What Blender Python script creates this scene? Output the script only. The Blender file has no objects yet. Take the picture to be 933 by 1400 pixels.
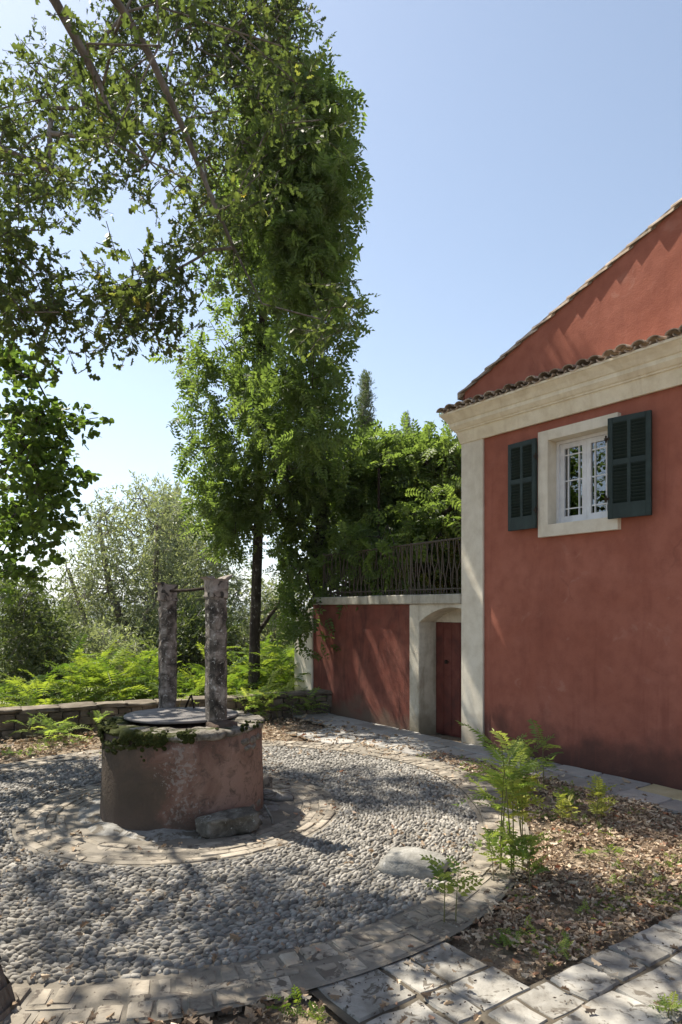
import bpy, math, random
import numpy as np
from mathutils import Vector, Matrix, noise as mnoise
rng = np.random.default_rng(7); random.seed(7)
SC = bpy.context.scene; COL = SC.collection
R_ = math.radians
# ------------------------------------------------------------------ camera
cam = bpy.data.objects.new('camera', bpy.data.cameras.new('camera')); COL.objects.link(cam)
cam.location = (0, 0, 1.7); cam.rotation_euler = (R_(90), 0, 0)
cam.data.sensor_fit = 'VERTICAL'; cam.data.sensor_height = 36; cam.data.lens = 24
cam.data.shift_y = 132/1400; cam.data.clip_start = .05; cam.data.clip_end = 12000
SC.camera = cam
# ------------------------------------------------------------------ light
SUN = Vector((-.799, .660, 1.60)).normalized()
elev = math.asin(SUN.z); az = math.atan2(SUN.x, SUN.y)
w = bpy.data.worlds.new('World'); SC.world = w; w.use_nodes = True
nt = w.node_tree; bg = nt.nodes['Background']
sky = nt.nodes.new('ShaderNodeTexSky'); sky.sky_type = 'NISHITA'; sky.sun_disc = False
sky.sun_elevation = elev; sky.sun_rotation = az; sky.air_density = 1.0; sky.dust_density = 1.1; sky.altitude = 500; sky.ozone_density = 1.0
hsv = nt.nodes.new('ShaderNodeHueSaturation'); hsv.inputs['Saturation'].default_value = .82; hsv.inputs['Hue'].default_value = .495
nt.links.new(sky.outputs[0], hsv.inputs['Color']); nt.links.new(hsv.outputs[0], bg.inputs[0]); bg.inputs[1].default_value = .097
sun = bpy.data.objects.new('sun', bpy.data.lights.new('sun', 'SUN')); COL.objects.link(sun)
sun.data.energy = 5.0; sun.data.angle = R_(.53); sun.data.color = (1, .93, .81)
sun.rotation_euler = SUN.to_track_quat('Z', 'Y').to_euler(); sun.location = (-6, 4, 14)
SC.view_settings.view_transform = 'Standard'; SC.view_settings.look = 'None'
SC.view_settings.exposure = 1.05; SC.view_settings.gamma = 1
SC.cycles.max_bounces = 8; SC.cycles.diffuse_bounces = 4; SC.cycles.transmission_bounces = 6
SC.cycles.use_adaptive_sampling = True
# ------------------------------------------------------------------ frame helpers (metres)
E_ = np.array([.5784, -.8158]); D_ = -E_; N_ = np.array([-.8158, -.5784])     # along facade (right), left, outward
P0 = np.array([1.5223, 8.6342])                                              # house corner on the ground
A0 = np.array([.8713, 3.0502])                                               # slab corner of the planting bed
WELL = np.array([-1.33, 5.78])
FACADE_ROT = math.atan2(E_[1], E_[0])
def fac(u, wd, z): p = P0+E_*u-N_*wd; return (p[0], p[1], z)
def ray(px, py, Y): return np.array([(px-466.5)/933*Y, Y, 1.7+(832-py)/933*Y])
def gnd(px, py, z=0): return ray(px, py, (1.7-z)*933/(py-832))
def proj(p):
    p = np.atleast_2d(p); Y = np.maximum(p[:, 1], 1e-3)
    return np.stack([466.5+p[:, 0]/Y*933, 832-(p[:, 2]-1.7)/Y*933], 1)
# ------------------------------------------------------------------ object helpers
def obj(name, me, mat=None, parent=None, loc=None, rot=None):
    o = bpy.data.objects.new(name, me); COL.objects.link(o)
    if mat is not None and me is not None:
        if len(me.materials) == 0: me.materials.append(mat)
    if parent is not None: o.parent = parent
    if loc is not None: o.location = loc
    if rot is not None: o.rotation_euler = rot
    return o
def tag(o, label=None, cat=None, group=None, kind=None):
    if label: o['label'] = label
    if cat: o['category'] = cat
    if group: o['group'] = group
    if kind: o['kind'] = kind
    return o
def thing(name, label, cat, loc=(0, 0, 0), rz=0, group=None):
    o = bpy.data.objects.new(name, None); COL.objects.link(o); o.empty_display_size = .2
    o.location = loc; o.rotation_euler = (0, 0, rz); return tag(o, label, cat, group)
def pymesh(name, v, f, smooth=False):
    me = bpy.data.meshes.new(name); me.from_pydata([tuple(map(float, p)) for p in v], [], [tuple(map(int, q)) for q in f]); me.update()
    if smooth: me.polygons.foreach_set('use_smooth', [True]*len(me.polygons))
    return me
def npmesh(name, V, sizes, idx, tint=None, smooth=False):
    me = bpy.data.meshes.new(name); me.vertices.add(len(V)); me.vertices.foreach_set('co', np.ascontiguousarray(V, np.float32).ravel())
    me.loops.add(len(idx)); me.loops.foreach_set('vertex_index', np.ascontiguousarray(idx, np.int32))
    me.polygons.add(len(sizes)); st = np.concatenate([[0], np.cumsum(sizes)[:-1]]).astype(np.int32)
    me.polygons.foreach_set('loop_start', st); me.polygons.foreach_set('loop_total', np.ascontiguousarray(sizes, np.int32))
    if smooth: me.polygons.foreach_set('use_smooth', np.ones(len(sizes), bool))
    me.update(calc_edges=True)
    if tint is not None:
        at = me.attributes.new('tint', 'FLOAT', 'POINT'); at.data.foreach_set('value', np.ascontiguousarray(tint, np.float32))
    return me
def inst(name, T, pos, Rm, sc, tint=None, smooth=False):
    """many copies of a template (verts, sizes, idx) baked into one mesh"""
    tv, ts, ti = T; n = len(pos); tv = np.asarray(tv, float)
    sc = np.asarray(sc, float); sc = sc[:, None, None] if sc.ndim == 1 else sc[:, None, :]
    V = np.einsum('nij,nvj->nvi', Rm, tv[None]*sc)+pos[:, None, :]
    idx = (np.asarray(ti)[None]+(np.arange(n)*len(tv))[:, None]).ravel()
    t = None if tint is None else np.repeat(tint, len(tv))
    return npmesh(name, V.reshape(-1, 3), np.tile(ts, n), idx, t, smooth)
def frames(y, z):
    y = y/np.maximum(np.linalg.norm(y, axis=1, keepdims=True), 1e-6); z = z-(z*y).sum(1, keepdims=True)*y
    z = z/np.maximum(np.linalg.norm(z, axis=1, keepdims=True), 1e-6); x = np.cross(y, z)
    return np.stack([x, y, z], 2)
def rz_mats(a):
    c, s = np.cos(a), np.sin(a); o = np.zeros_like(c); i = np.ones_like(c)
    return np.stack([np.stack([c, -s, o], 1), np.stack([s, c, o], 1), np.stack([o, o, i], 1)], 1)
class MB:
    def __init__(s): s.v = []; s.f = []
    def add(s, v, f): b = len(s.v); s.v += [tuple(p) for p in v]; s.f += [tuple(i+b for i in q) for q in f]; return s
    def box(s, x0, x1, y0, y1, z0, z1):
        return s.add([(x0,y0,z0),(x1,y0,z0),(x1,y1,z0),(x0,y1,z0),(x0,y0,z1),(x1,y0,z1),(x1,y1,z1),(x0,y1,z1)],
                     [(0,3,2,1),(4,5,6,7),(0,1,5,4),(1,2,6,5),(2,3,7,6),(3,0,4,7)])
    def cbox(s, x0, x1, y0, y1, z0, z1, b=.006):
        """box with chamfered vertical and top edges"""
        def ring(i, z): return [(x0+i,y0+b,z),(x0+b,y0+i,z),(x1-b,y0+i,z),(x1-i,y0+b,z),(x1-i,y1-b,z),(x1-b,y1-i,z),(x0+b,y1-i,z),(x0+i,y1-b,z)]
        v = ring(b*.9, z0)+ring(0, z0+b)+ring(0, z1-b)+ring(b*.9, z1); f = []
        for k in range(3):
            for i in range(8): f.append((k*8+i, k*8+(i+1)%8, k*8+8+(i+1)%8, k*8+8+i))
        f += [tuple(range(7,-1,-1)), tuple(range(24,32))]; return s.add(v, f)
    def tube(s, pts, rad, seg=6, caps=True):
        pts = [Vector(p) for p in pts]; n = len(pts); rad = [rad]*n if not hasattr(rad, '__len__') else rad
        v = []; f = []; up = Vector((.13, .21, 1)).normalized()
        for i, p in enumerate(pts):
            t = (pts[min(i+1, n-1)]-pts[max(i-1, 0)]).normalized()
            x = t.cross(up); x = x.normalized() if x.length > 1e-4 else Vector((1,0,0)); y = t.cross(x)
            for k in range(seg):
                a = 2*math.pi*k/seg; v.append(p+(x*math.cos(a)+y*math.sin(a))*rad[i])
        for i in range(n-1):
            for k in range(seg): f.append((i*seg+k, i*seg+(k+1)%seg, (i+1)*seg+(k+1)%seg, (i+1)*seg+k))
        if caps: f += [tuple(range(seg-1,-1,-1)), tuple((n-1)*seg+k for k in range(seg))]
        return s.add(v, f)
    def mesh(s, name, smooth=False): return pymesh(name, s.v, s.f, smooth)
# ------------------------------------------------------------------ materials
def newmat(name):
    m = bpy.data.materials.new(name); m.use_nodes = True; n = m.node_tree
    return m, n, n.nodes['Principled BSDF']
def nd(n, t, **k):
    x = n.nodes.new(t)
    for a, b in k.items():
        if a.startswith('i_'):
            key = a[2:]; x.inputs[int(key) if key.isdigit() else key].default_value = b
        else: setattr(x, a, b)
    return x
def coord(n, world=False):
    if world: return nd(n, 'ShaderNodeNewGeometry').outputs['Position']
    return nd(n, 'ShaderNodeTexCoord').outputs['Object']
def noise(n, co, scale, detail=6, rough=.55, dist=0, stretch=None):
    if stretch:
        mp = nd(n, 'ShaderNodeMapping'); mp.inputs['Scale'].default_value = stretch; n.links.new(co, mp.inputs[0]); co = mp.outputs[0]
    x = nd(n, 'ShaderNodeTexNoise'); n.links.new(co, x.inputs['Vector'])
    x.inputs['Scale'].default_value = scale; x.inputs['Detail'].default_value = detail; x.inputs['Roughness'].default_value = rough; x.inputs['Distortion'].default_value = dist
    return x.outputs['Fac']
def ramp(n, fac, stops):
    r = nd(n, 'ShaderNodeValToRGB'); n.links.new(fac, r.inputs[0]); el = r.color_ramp.elements
    while len(el) < len(stops): el.new(.5)
    for e, (p, c) in zip(el, stops):
        e.position = p; e.color = (c, c, c, 1) if not hasattr(c, '__len__') else (*c, 1)
    return r.outputs[0]
def mix(n, fac, a, b, mode='MIX'):
    x = nd(n, 'ShaderNodeMix', data_type='RGBA', blend_type=mode)
    for s, v in ((0, fac), (6, a), (7, b)):
        if hasattr(v, 'links'): n.links.new(v, x.inputs[s])
        else: x.inputs[s].default_value = v if s == 0 else (*v, 1)
    return x.outputs[2]
def math_(n, op, a, b=0., clamp=False):
    x = nd(n, 'ShaderNodeMath', operation=op, use_clamp=clamp)
    for s, v in ((0, a), (1, b)):
        if hasattr(v, 'links'): n.links.new(v, x.inputs[s])
        else: x.inputs[s].default_value = v
    return x.outputs[0]
def finish(m, n, b, col, rough=.85, bump=None, dist=.01, strength=.5, spec=.3):
    if hasattr(col, 'links'): n.links.new(col, b.inputs['Base Color'])
    else: b.inputs['Base Color'].default_value = (*col, 1)
    b.inputs['Roughness'].default_value = rough; b.inputs['Specular IOR Level'].default_value = spec
    if bump is not None:
        x = nd(n, 'ShaderNodeBump'); x.inputs['Strength'].default_value = strength; x.inputs['Distance'].default_value = dist
        n.links.new(bump, x.inputs['Height']); n.links.new(x.outputs[0], b.inputs['Normal'])
    return m
def sep(n, co, ax):
    x = nd(n, 'ShaderNodeSeparateXYZ'); n.links.new(co, x.inputs[0]); return x.outputs[ax]
def objrand(n): return nd(n, 'ShaderNodeObjectInfo').outputs['Random']
def islrand(n): return nd(n, 'ShaderNodeNewGeometry').outputs['Random Per Island']

def m_plaster(name, base, light, dark, damp=None, streak=.5, damp_h=.55, wear=False):
    m, n, b = newmat(name); co = coord(n)
    f1 = noise(n, co, 1.3, 8, .6, .6); f2 = noise(n, co, 7, 6, .6); f3 = noise(n, co, 1.6, 6, .65, .8, (2.2, 2.2, .5))
    c = mix(n, ramp(n, f1, [(.3, 0), (.7, 1)]), base, light)
    c = mix(n, ramp(n, f2, [(.42, 0), (.75, .55)]), c, dark)
    c = mix(n, math_(n, 'MULTIPLY', ramp(n, f3, [(.5, 0), (.72, 1)]), streak), c, dark)
    fine = noise(n, co, 60, 4, .6)
    c = mix(n, ramp(n, fine, [(.3, .12), (.5, 0)]), c, dark)
    if damp:
        zz = math_(n, 'ADD', sep(n, co, 2), math_(n, 'MULTIPLY', math_(n, 'SUBTRACT', noise(n, co, 2.1, 5, .6), .5), .9))
        c = mix(n, ramp(n, math_(n, 'DIVIDE', zz, damp_h), [(0, .95), (.35, .75), (.8, 0)]), c, damp)
    if wear:
        dr = noise(n, co, 1.0, 5, .6, .2, (7, 7, .30)); mk = noise(n, co, .9, 4, .6)
        c = mix(n, math_(n, 'MULTIPLY', ramp(n, dr, [(.56, 0), (.68, .55)]), ramp(n, mk, [(.45, 0), (.6, 1)])), c, dark)
        c = mix(n, math_(n, 'MULTIPLY', ramp(n, noise(n, co, 3.7, 7, .65, 1.2), [(.60, 0), (.66, .35)]), ramp(n, mk, [(.42, 1), (.55, 0)])), c, (.46, .24, .18))
        vo = nd(n, 'ShaderNodeTexVoronoi', feature='DISTANCE_TO_EDGE'); vo.inputs['Scale'].default_value = .9
        wp = nd(n, 'ShaderNodeTexNoise'); n.links.new(co, wp.inputs['Vector']); wp.inputs['Scale'].default_value = 3.; wp.inputs['Detail'].default_value = 6
        n.links.new(mix(n, .22, co, wp.outputs['Color']), vo.inputs['Vector'])
        ck_ = math_(n, 'MULTIPLY', ramp(n, vo.outputs['Distance'], [(.002, 1), (.007, 0)]), ramp(n, noise(n, co, 1.3, 3, .5), [(.54, 0), (.62, .18)]))
        c = mix(n, ck_, c, (.06, .03, .025))
    h = math_(n, 'ADD', math_(n, 'MULTIPLY', f2, .6), math_(n, 'MULTIPLY', fine, .35))
    return finish(m, n, b, c, .93, h, .012, .55, .15)
M = {}
M['red'] = m_plaster('red_plaster', (.325, .110, .070), (.398, .150, .102), (.225, .076, .052), (.080, .044, .036), .4, .62, True)
M['red_old'] = m_plaster('old_red_plaster', (.165, .048, .033), (.24, .095, .068), (.07, .03, .024), (.15, .105, .075), .9, .35)
M['cream'] = m_plaster('cream_plaster', (.70, .635, .51), (.77, .71, .59), (.50, .43, .32), (.42, .36, .27), .4)
M['cream_old'] = m_plaster('weathered_cream_plaster', (.52, .47, .37), (.63, .58, .47), (.26, .215, .155), (.20, .17, .12), .8, .5)
M['cornice'] = m_plaster('cornice_plaster', (.77, .68, .50), (.83, .76, .60), (.52, .42, .27), None, .6)
M['coping'] = m_plaster('coping_plaster', (.40, .37, .30), (.52, .49, .41), (.16, .14, .10), None, .9)

def m_stone(name, stops, scale=6, spots=None, bump=.012, per_obj=.25, per_island=0, rough=.9, fine=40):
    m, n, b = newmat(name); co = coord(n, True)
    f = noise(n, co, scale, 8, .62, .4); c = ramp(n, f, stops)
    if per_obj or per_island:
        r = objrand(n) if per_obj else islrand(n); k = per_obj or per_island
        c = mix(n, 1., c, ramp(n, r, [(0, 1-k), (.5, 1), (1, 1+k)]), 'MULTIPLY')
    if spots:
        s = noise(n, co, spots[1], 5, .65, .8); c = mix(n, ramp(n, s, [(spots[2], 0), (spots[2]+.06, 1)]), c, spots[0])
    f2 = noise(n, co, fine, 5, .65)
    c = mix(n, ramp(n, f2, [(.25, .3), (.45, 0)]), c, (.05, .045, .04))
    h = math_(n, 'ADD', f, math_(n, 'MULTIPLY', f2, .5))
    return finish(m, n, b, c, rough, h, bump, .6, .2)
M['slab'] = m_stone('limestone_slab', [(.32, (.165, .152, .13)), (.47, (.26, .245, .216)), (.6, (.325, .31, .278)), (.72, (.39, .376, .345))], 6, ((.13, .115, .095), 15, .555), .010, .2)
M['path'] = m_stone('grey_path_slab', [(.25, (.25, .235, .215)), (.55, (.33, .315, .29)), (.8, (.40, .38, .34))], 3, ((.18, .165, .145), 7, .6), .008, .18)
M['path_ochre'] = m_stone('ochre_path_slab', [(.25, (.34, .28, .16)), (.55, (.46, .39, .24)), (.8, (.52, .46, .32))], 3, None, .008, .1)
M['brick'] = m_stone('tan_brick', [(.25, (.20, .17, .135)), (.5, (.285, .25, .20)), (.75, (.37, .33, .275))], 8, ((.13, .11, .09), 10, .54), .008, .25)
M['pebble'] = m_stone('pebble_grey', [(.2, (.125, .116, .102)), (.5, (.23, .215, .19)), (.8, (.345, .325, .292))], 5, ((.50, .47, .42), 22, .64), .003, 0, .55, .75, 90)
M['mortar'] = m_stone('dusty_mortar', [(.2, (.12, .105, .085)), (.5, (.20, .178, .145)), (.8, (.29, .26, .22))], 5, None, .01, 0)
M['joint'] = m_stone('joint_soil', [(.2, (.05, .042, .032)), (.5, (.095, .08, .06)), (.8, (.15, .13, .10))], 6, None, .01, 0)
M['concrete'] = m_stone('pale_concrete', [(.2, (.12, .11, .095)), (.5, (.23, .22, .20)), (.75, (.40, .385, .355))], 9, ((.11, .095, .075), 7, .5), .02, 0)
M['rock'] = m_stone('limestone_rock', [(.25, (.14, .132, .115)), (.5, (.26, .25, .225)), (.75, (.38, .37, .34))], 8, ((.45, .44, .41), 16, .62), .02, .1)
M['rock_dark'] = m_stone('lichened_rock', [(.3, (.045, .04, .032)), (.5, (.12, .108, .088)), (.7, (.25, .235, .20))], 10, ((.36, .36, .32), 17, .6), .03, .1)
M['wallstone'] = m_stone('rubble_stone', [(.2, (.06, .048, .036)), (.5, (.13, .105, .078)), (.8, (.24, .20, .15))], 7, ((.30, .36, .31), 16, .64), .02, .35)
M['walltop'] = m_stone('wall_top_stone', [(.2, (.07, .056, .04)), (.5, (.145, .12, .09)), (.8, (.26, .225, .18))], 6, ((.10, .10, .05), 9, .6), .02, .2)
M['post'] = m_stone('lichened_post', [(.36, (.032, .029, .025)), (.46, (.085, .074, .062)), (.54, (.18, .155, .13)), (.66, (.34, .305, .265))], 9, ((.45, .43, .39), 34, .58), .008, 0)
M['capital'] = m_stone('weathered_capital', [(.3, (.09, .078, .066)), (.5, (.24, .205, .175)), (.7, (.40, .36, .315))], 14, ((.05, .045, .04), 10, .55), .008, 0)
M['lid'] = m_stone('well_lid', [(.2, (.09, .083, .08)), (.5, (.165, .155, .15)), (.8, (.25, .235, .225))], 7, ((.10, .06, .045), 11, .62), .006, 0, 0, .7)

m, n, b = newmat('well_plaster'); co = coord(n)
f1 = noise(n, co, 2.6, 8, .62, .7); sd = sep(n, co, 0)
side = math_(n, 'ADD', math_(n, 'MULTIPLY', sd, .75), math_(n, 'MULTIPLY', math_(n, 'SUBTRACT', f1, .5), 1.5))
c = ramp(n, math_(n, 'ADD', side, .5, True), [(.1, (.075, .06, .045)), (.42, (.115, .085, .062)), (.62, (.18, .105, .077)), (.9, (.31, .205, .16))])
f2 = noise(n, co, 14, 6, .7, .8); c = mix(n, ramp(n, f2, [(.34, .75), (.5, 0)]), c, (.085, .065, .052))
big = noise(n, co, 3.1, 4, .5, .5); sp = noise(n, co, 38, 4, .6, .4); cx = math_(n, 'SUBTRACT', .13, math_(n, 'MULTIPLY', math_(n, 'ABSOLUTE', math_(n, 'SUBTRACT', sd, .12)), .42))
c = mix(n, ramp(n, math_(n, 'ADD', math_(n, 'ADD', math_(n, 'MULTIPLY', big, .30), cx), math_(n, 'MULTIPLY', sp, .7)), [(.645, 0), (.70, .55)]), c, (.34, .315, .28))
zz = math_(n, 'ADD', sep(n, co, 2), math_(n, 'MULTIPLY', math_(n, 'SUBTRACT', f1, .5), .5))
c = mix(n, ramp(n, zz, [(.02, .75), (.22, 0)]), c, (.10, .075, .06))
M['well'] = finish(m, n, b, c, .93, math_(n, 'ADD', f2, math_(n, 'MULTIPLY', sp, .6)), .02, .7, .15)
m, n, b = newmat('rim_stone'); co = coord(n, True)
f = noise(n, co, 12, 7, .7, .5); c = ramp(n, f, [(.32, (.06, .052, .042)), (.5, (.20, .18, .15)), (.72, (.40, .375, .33))])
ms = noise(n, co, 5.5, 6, .7, .5); mx = math_(n, 'SUBTRACT', ms, math_(n, 'MULTIPLY', math_(n, 'ADD', sep(n, co, 0), 1.15), .22))
c = mix(n, ramp(n, mx, [(.5, 0), (.58, 1)]), c, (.045, .052, .016))
M['rim'] = finish(m, n, b, c, .95, f, .03, .7, .1)
m, n, b = newmat('moss'); co = coord(n, True); f = noise(n, co, 18, 6, .7)
M['moss'] = finish(m, n, b, ramp(n, f, [(.3, (.018, .022, .008)), (.55, (.045, .055, .016)), (.75, (.12, .10, .04))]), 1, noise(n, co, 70, 4, .7), .02, 1, .05)

def m_soil():
    m, n, b = newmat('soil'); co = coord(n, True)
    f = noise(n, co, 1.2, 8, .6, .3); f2 = noise(n, co, 24, 6, .7)
    c = ramp(n, f, [(.25, (.14, .105, .072)), (.5, (.22, .172, .122)), (.75, (.31, .255, .19))])
    c = mix(n, ramp(n, f2, [(.35, .8), (.55, 0)]), c, (.075, .058, .042))
    c = mix(n, ramp(n, noise(n, co, 55, 3, .6), [(.56, 0), (.66, .7)]), c, (.36, .30, .22))
    y = sep(n, co, 1); far = ramp(n, math_(n, 'DIVIDE', y, 60.), [(.2, 0), (.5, 1)])
    g = ramp(n, noise(n, co, .02, 8, .7), [(.35, (.035, .05, .02)), (.6, (.065, .085, .03)), (.8, (.12, .12, .06))])
    c = mix(n, far, c, g)
    return finish(m, n, b, c, .95, math_(n, 'ADD', f2, math_(n, 'MULTIPLY', noise(n, co, 70, 4, .6), .4)), .02, .6, .1)
M['soil'] = m_soil()
def m_leaf(name, stops, trans=.35, rough=.5, spec=.35, tmul=(1.5, 1.55, .8)):
    m, n, b = newmat(name); at = nd(n, 'ShaderNodeAttribute', attribute_name='tint')
    c = ramp(n, at.outputs['Fac'], stops); finish(m, n, b, c, rough, None, spec=spec)
    if trans:
        t = nd(n, 'ShaderNodeBsdfTranslucent'); n.links.new(mix(n, 1., c, tmul, 'MULTIPLY'), t.inputs[0])
        x = nd(n, 'ShaderNodeMixShader', i_0=trans); n.links.new(b.outputs[0], x.inputs[1]); n.links.new(t.outputs[0], x.inputs[2])
        n.links.new(x.outputs[0], n.nodes['Material Output'].inputs[0])
    return m
M['oak'] = m_leaf('oak_leaf', [(0, (.045, .064, .025)), (.45, (.070, .094, .034)), (.85, (.10, .125, .043)), (.96, (.20, .21, .06)), (1, (.36, .24, .06))], .55)
M['vine'] = m_leaf('vine_leaf', [(0, (.078, .118, .036)), (.5, (.118, .168, .052)), (1, (.19, .25, .075))], .58)
M['redbud'] = m_leaf('round_leaf', [(0, (.065, .11, .03)), (.6, (.10, .155, .038)), (1, (.16, .21, .05))], .55)
M['olive'] = m_leaf('olive_leaf', [(0, (.13, .155, .09)), (.5, (.20, .225, .145)), (1, (.30, .32, .23))], .42, .45)
M['dark'] = m_leaf('evergreen_leaf', [(0, (.045, .065, .026)), (.5, (.075, .10, .038)), (1, (.125, .15, .055))], .4)
M['fern'] = m_leaf('bright_frond', [(0, (.065, .115, .026)), (.45, (.13, .195, .036)), (1, (.24, .29, .06))], .5, .55, .3, (1.6, 1.6, .7))
M['sapling'] = m_leaf('sapling_leaf', [(0, (.13, .19, .055)), (.5, (.205, .28, .075)), (1, (.36, .40, .11))], .5)
M['yellow'] = m_leaf('yellowing_leaf', [(0, (.20, .24, .05)), (.5, (.32, .34, .08)), (1, (.44, .42, .13))], .4)
M['litter'] = m_leaf('dry_leaf', [(0, (.15, .10, .065)), (.35, (.31, .225, .15)), (.7, (.49, .385, .275)), (.94, (.63, .54, .42)), (1, (.34, .15, .08))], .12, .7, .2, (1, .9, .7))
def m_bark(name, stops, sc=7, bump=.03):
    m, n, b = newmat(name); co = coord(n, True)
    f = noise(n, co, sc, 8, .68, 1.0, (1, 1, .35)); c = ramp(n, f, stops)
    c = mix(n, ramp(n, noise(n, co, sc*1.7, 5, .6), [(.6, 0), (.68, .6)]), c, (.36, .345, .32))
    return finish(m, n, b, c, .95, f, bump, .9, .1)
M['bark'] = m_bark('oak_bark', [(.3, (.075, .064, .053)), (.5, (.17, .148, .125)), (.7, (.32, .29, .26))])
M['bark_dark'] = m_bark('dark_bark', [(.3, (.022, .018, .014)), (.5, (.05, .042, .034)), (.7, (.10, .088, .072))], 10, .015)
M['twig'] = finish(*newmat('twig'), (.085, .065, .05), .9)
M['stem'] = finish(*newmat('green_stem'), (.16, .15, .06), .7)
m, n, b = newmat('iron'); co = coord(n, True)
M['iron'] = finish(m, n, b, ramp(n, noise(n, co, 18, 5, .6), [(.3, (.018, .015, .012)), (.7, (.05, .036, .026))]), .9, spec=.1)
m, n, b = newmat('shutter_paint'); co = coord(n)
c = mix(n, ramp(n, noise(n, co, 6, 6, .65, .5), [(.4, 0), (.7, 1)]), (.009, .021, .018), (.024, .042, .037))
M['rail'] = finish(*newmat('rusted_rail'), (.095, .078, .06), .85)
M['shutter'] = finish(m, n, b, c, .55, noise(n, co, 40, 3), .002, .3, .4)
m, n, b = newmat('door_paint'); co = coord(n)
c = ramp(n, noise(n, co, 4, 7, .65, .5), [(.3, (.06, .02, .015)), (.5, (.115, .03, .021)), (.66, (.15, .048, .034)), (.74, (.24, .18, .14))])
M['door'] = finish(m, n, b, c, .7, noise(n, co, 30, 4), .004, .4, .3)
m, n, b = newmat('white_paint'); co = coord(n)
M['white'] = finish(m, n, b, ramp(n, noise(n, co, 9, 5), [(.3, (.62, .62, .62)), (.6, (.74, .74, .74))]), .5)
m, n, b = newmat('window_glass')
fr = nd(n, 'ShaderNodeFresnel', i_IOR=1.75); gl = nd(n, 'ShaderNodeBsdfGlossy', i_Roughness=.01); gl.inputs[0].default_value = (.95, .97, 1, 1)
tr = nd(n, 'ShaderNodeBsdfTransparent'); tr.inputs[0].default_value = (.75, .8, .78, 1)
x = nd(n, 'ShaderNodeMixShader'); n.links.new(math_(n, 'MULTIPLY', fr.outputs[0], 2.4, True), x.inputs[0]); n.links.new(tr.outputs[0], x.inputs[1]); n.links.new(gl.outputs[0], x.inputs[2])
n.links.new(x.outputs[0], n.nodes['Material Output'].inputs[0]); M['glass'] = m
m, n, b = newmat('clay_tile'); co = coord(n, True)
f = noise(n, co, 9, 7, .65, .4); c = ramp(n, f, [(.25, (.17, .135, .10)), (.5, (.36, .285, .215)), (.75, (.52, .45, .375))])
c = mix(n, 1., c, ramp(n, objrand(n), [(0, .7), (.5, 1), (1, 1.3)]), 'MULTIPLY')
c = mix(n, ramp(n, noise(n, co, 13, 5, .7), [(.56, 0), (.64, .8)]), c, (.085, .08, .05))
M['tile'] = finish(m, n, b, c, .9, f, .01, .5, .15)
M['dim'] = finish(*newmat('dim_interior'), (.10, .095, .085), .9)
# ------------------------------------------------------------------ ground
WA = np.array([-4.46, 8.93]); WB = np.array([-.42, 10.93]); WT = (WB-WA)/np.linalg.norm(WB-WA); WN = np.array([-WT[1], WT[0]])
def sm(x, a, b):
    t = np.clip((x-a)/(b-a), 0, 1); return t*t*(3-2*t)
def gz(x, y):
    s = (x-WA[0])*WN[0]+(y-WA[1])*WN[1]
    z = -.02 - .25*sm(s, .2, 1.6) - .10*np.maximum(s-1.2, 0)*sm(s, 1, 4)
    r = np.hypot(x, y)
    z = np.where(z < -9, -9-(1-np.exp((z+9)/60.))*42, z)
    z = z + sm(r, 2200, 3600)*np.where(y > 0, 1, .4)*(62+34*np.sin(x/310+1.3)*np.cos(y/700)+22*np.sin(x/118+.4)+9*np.sin(x/47))
    return z
k = 9; t = np.linspace(-1, 1, 261); gxs = 5200*np.sinh(k*t)/math.sinh(k)-1.5; gys = 5200*np.sinh(k*t)/math.sinh(k)+7
GX, GY = np.meshgrid(gxs, gys); GZ = gz(GX, GY)
nb = np.array([mnoise.noise((x*1.3, y*1.3, 0)) for x, y in zip(GX.ravel(), GY.ravel())]).reshape(GX.shape)
GZ = GZ+np.where(np.hypot(GX, GY-6) < 40, .015*nb-.012, 0)
nn = len(t); q = (np.arange(nn-1)[:, None]*nn+np.arange(nn-1)[None]).ravel()
gm = npmesh('ground', np.stack([GX, GY, GZ], 2).reshape(-1, 3), np.full(len(q), 4), np.stack([q, q+1, q+nn+1, q+nn], 1).ravel(), smooth=True)
tag(obj('ground', gm, M['soil']), kind='structure')
# ------------------------------------------------------------------ cobbled circle
def Rout(th):
    """measured outer radius of the pebble field, slightly out of round"""
    d = np.degrees(th) % 360
    return np.interp(d, [0, 5, 26, 38, 74, 110, 152, 200, 240, 269, 285, 296, 311, 324, 345, 360],
                     [2.46, 2.46, 2.56, 2.62, 2.62, 2.5, 2.44, 2.5, 2.65, 2.74, 2.68, 2.64, 2.60, 2.53, 2.46, 2.46])
def annulus(name, r0, r1, z, seg=128):
    v = []; f = []
    for i in range(seg):
        a = 2*math.pi*i/seg
        for r in (r0, r1):
            rr = r(a) if callable(r) else r; v.append((WELL[0]+math.cos(a)*rr, WELL[1]+math.sin(a)*rr, z))
    for i in range(seg): j = (i+1) % seg; f.append((2*i, 2*i+1, 2*j+1, 2*j))
    return pymesh(name, v, f)
pave = tag(obj('cobbled_pavement', annulus('cobbled_pavement', 1.28, lambda a: Rout(a)+.02, .009), M['mortar']), kind='structure')
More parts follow.
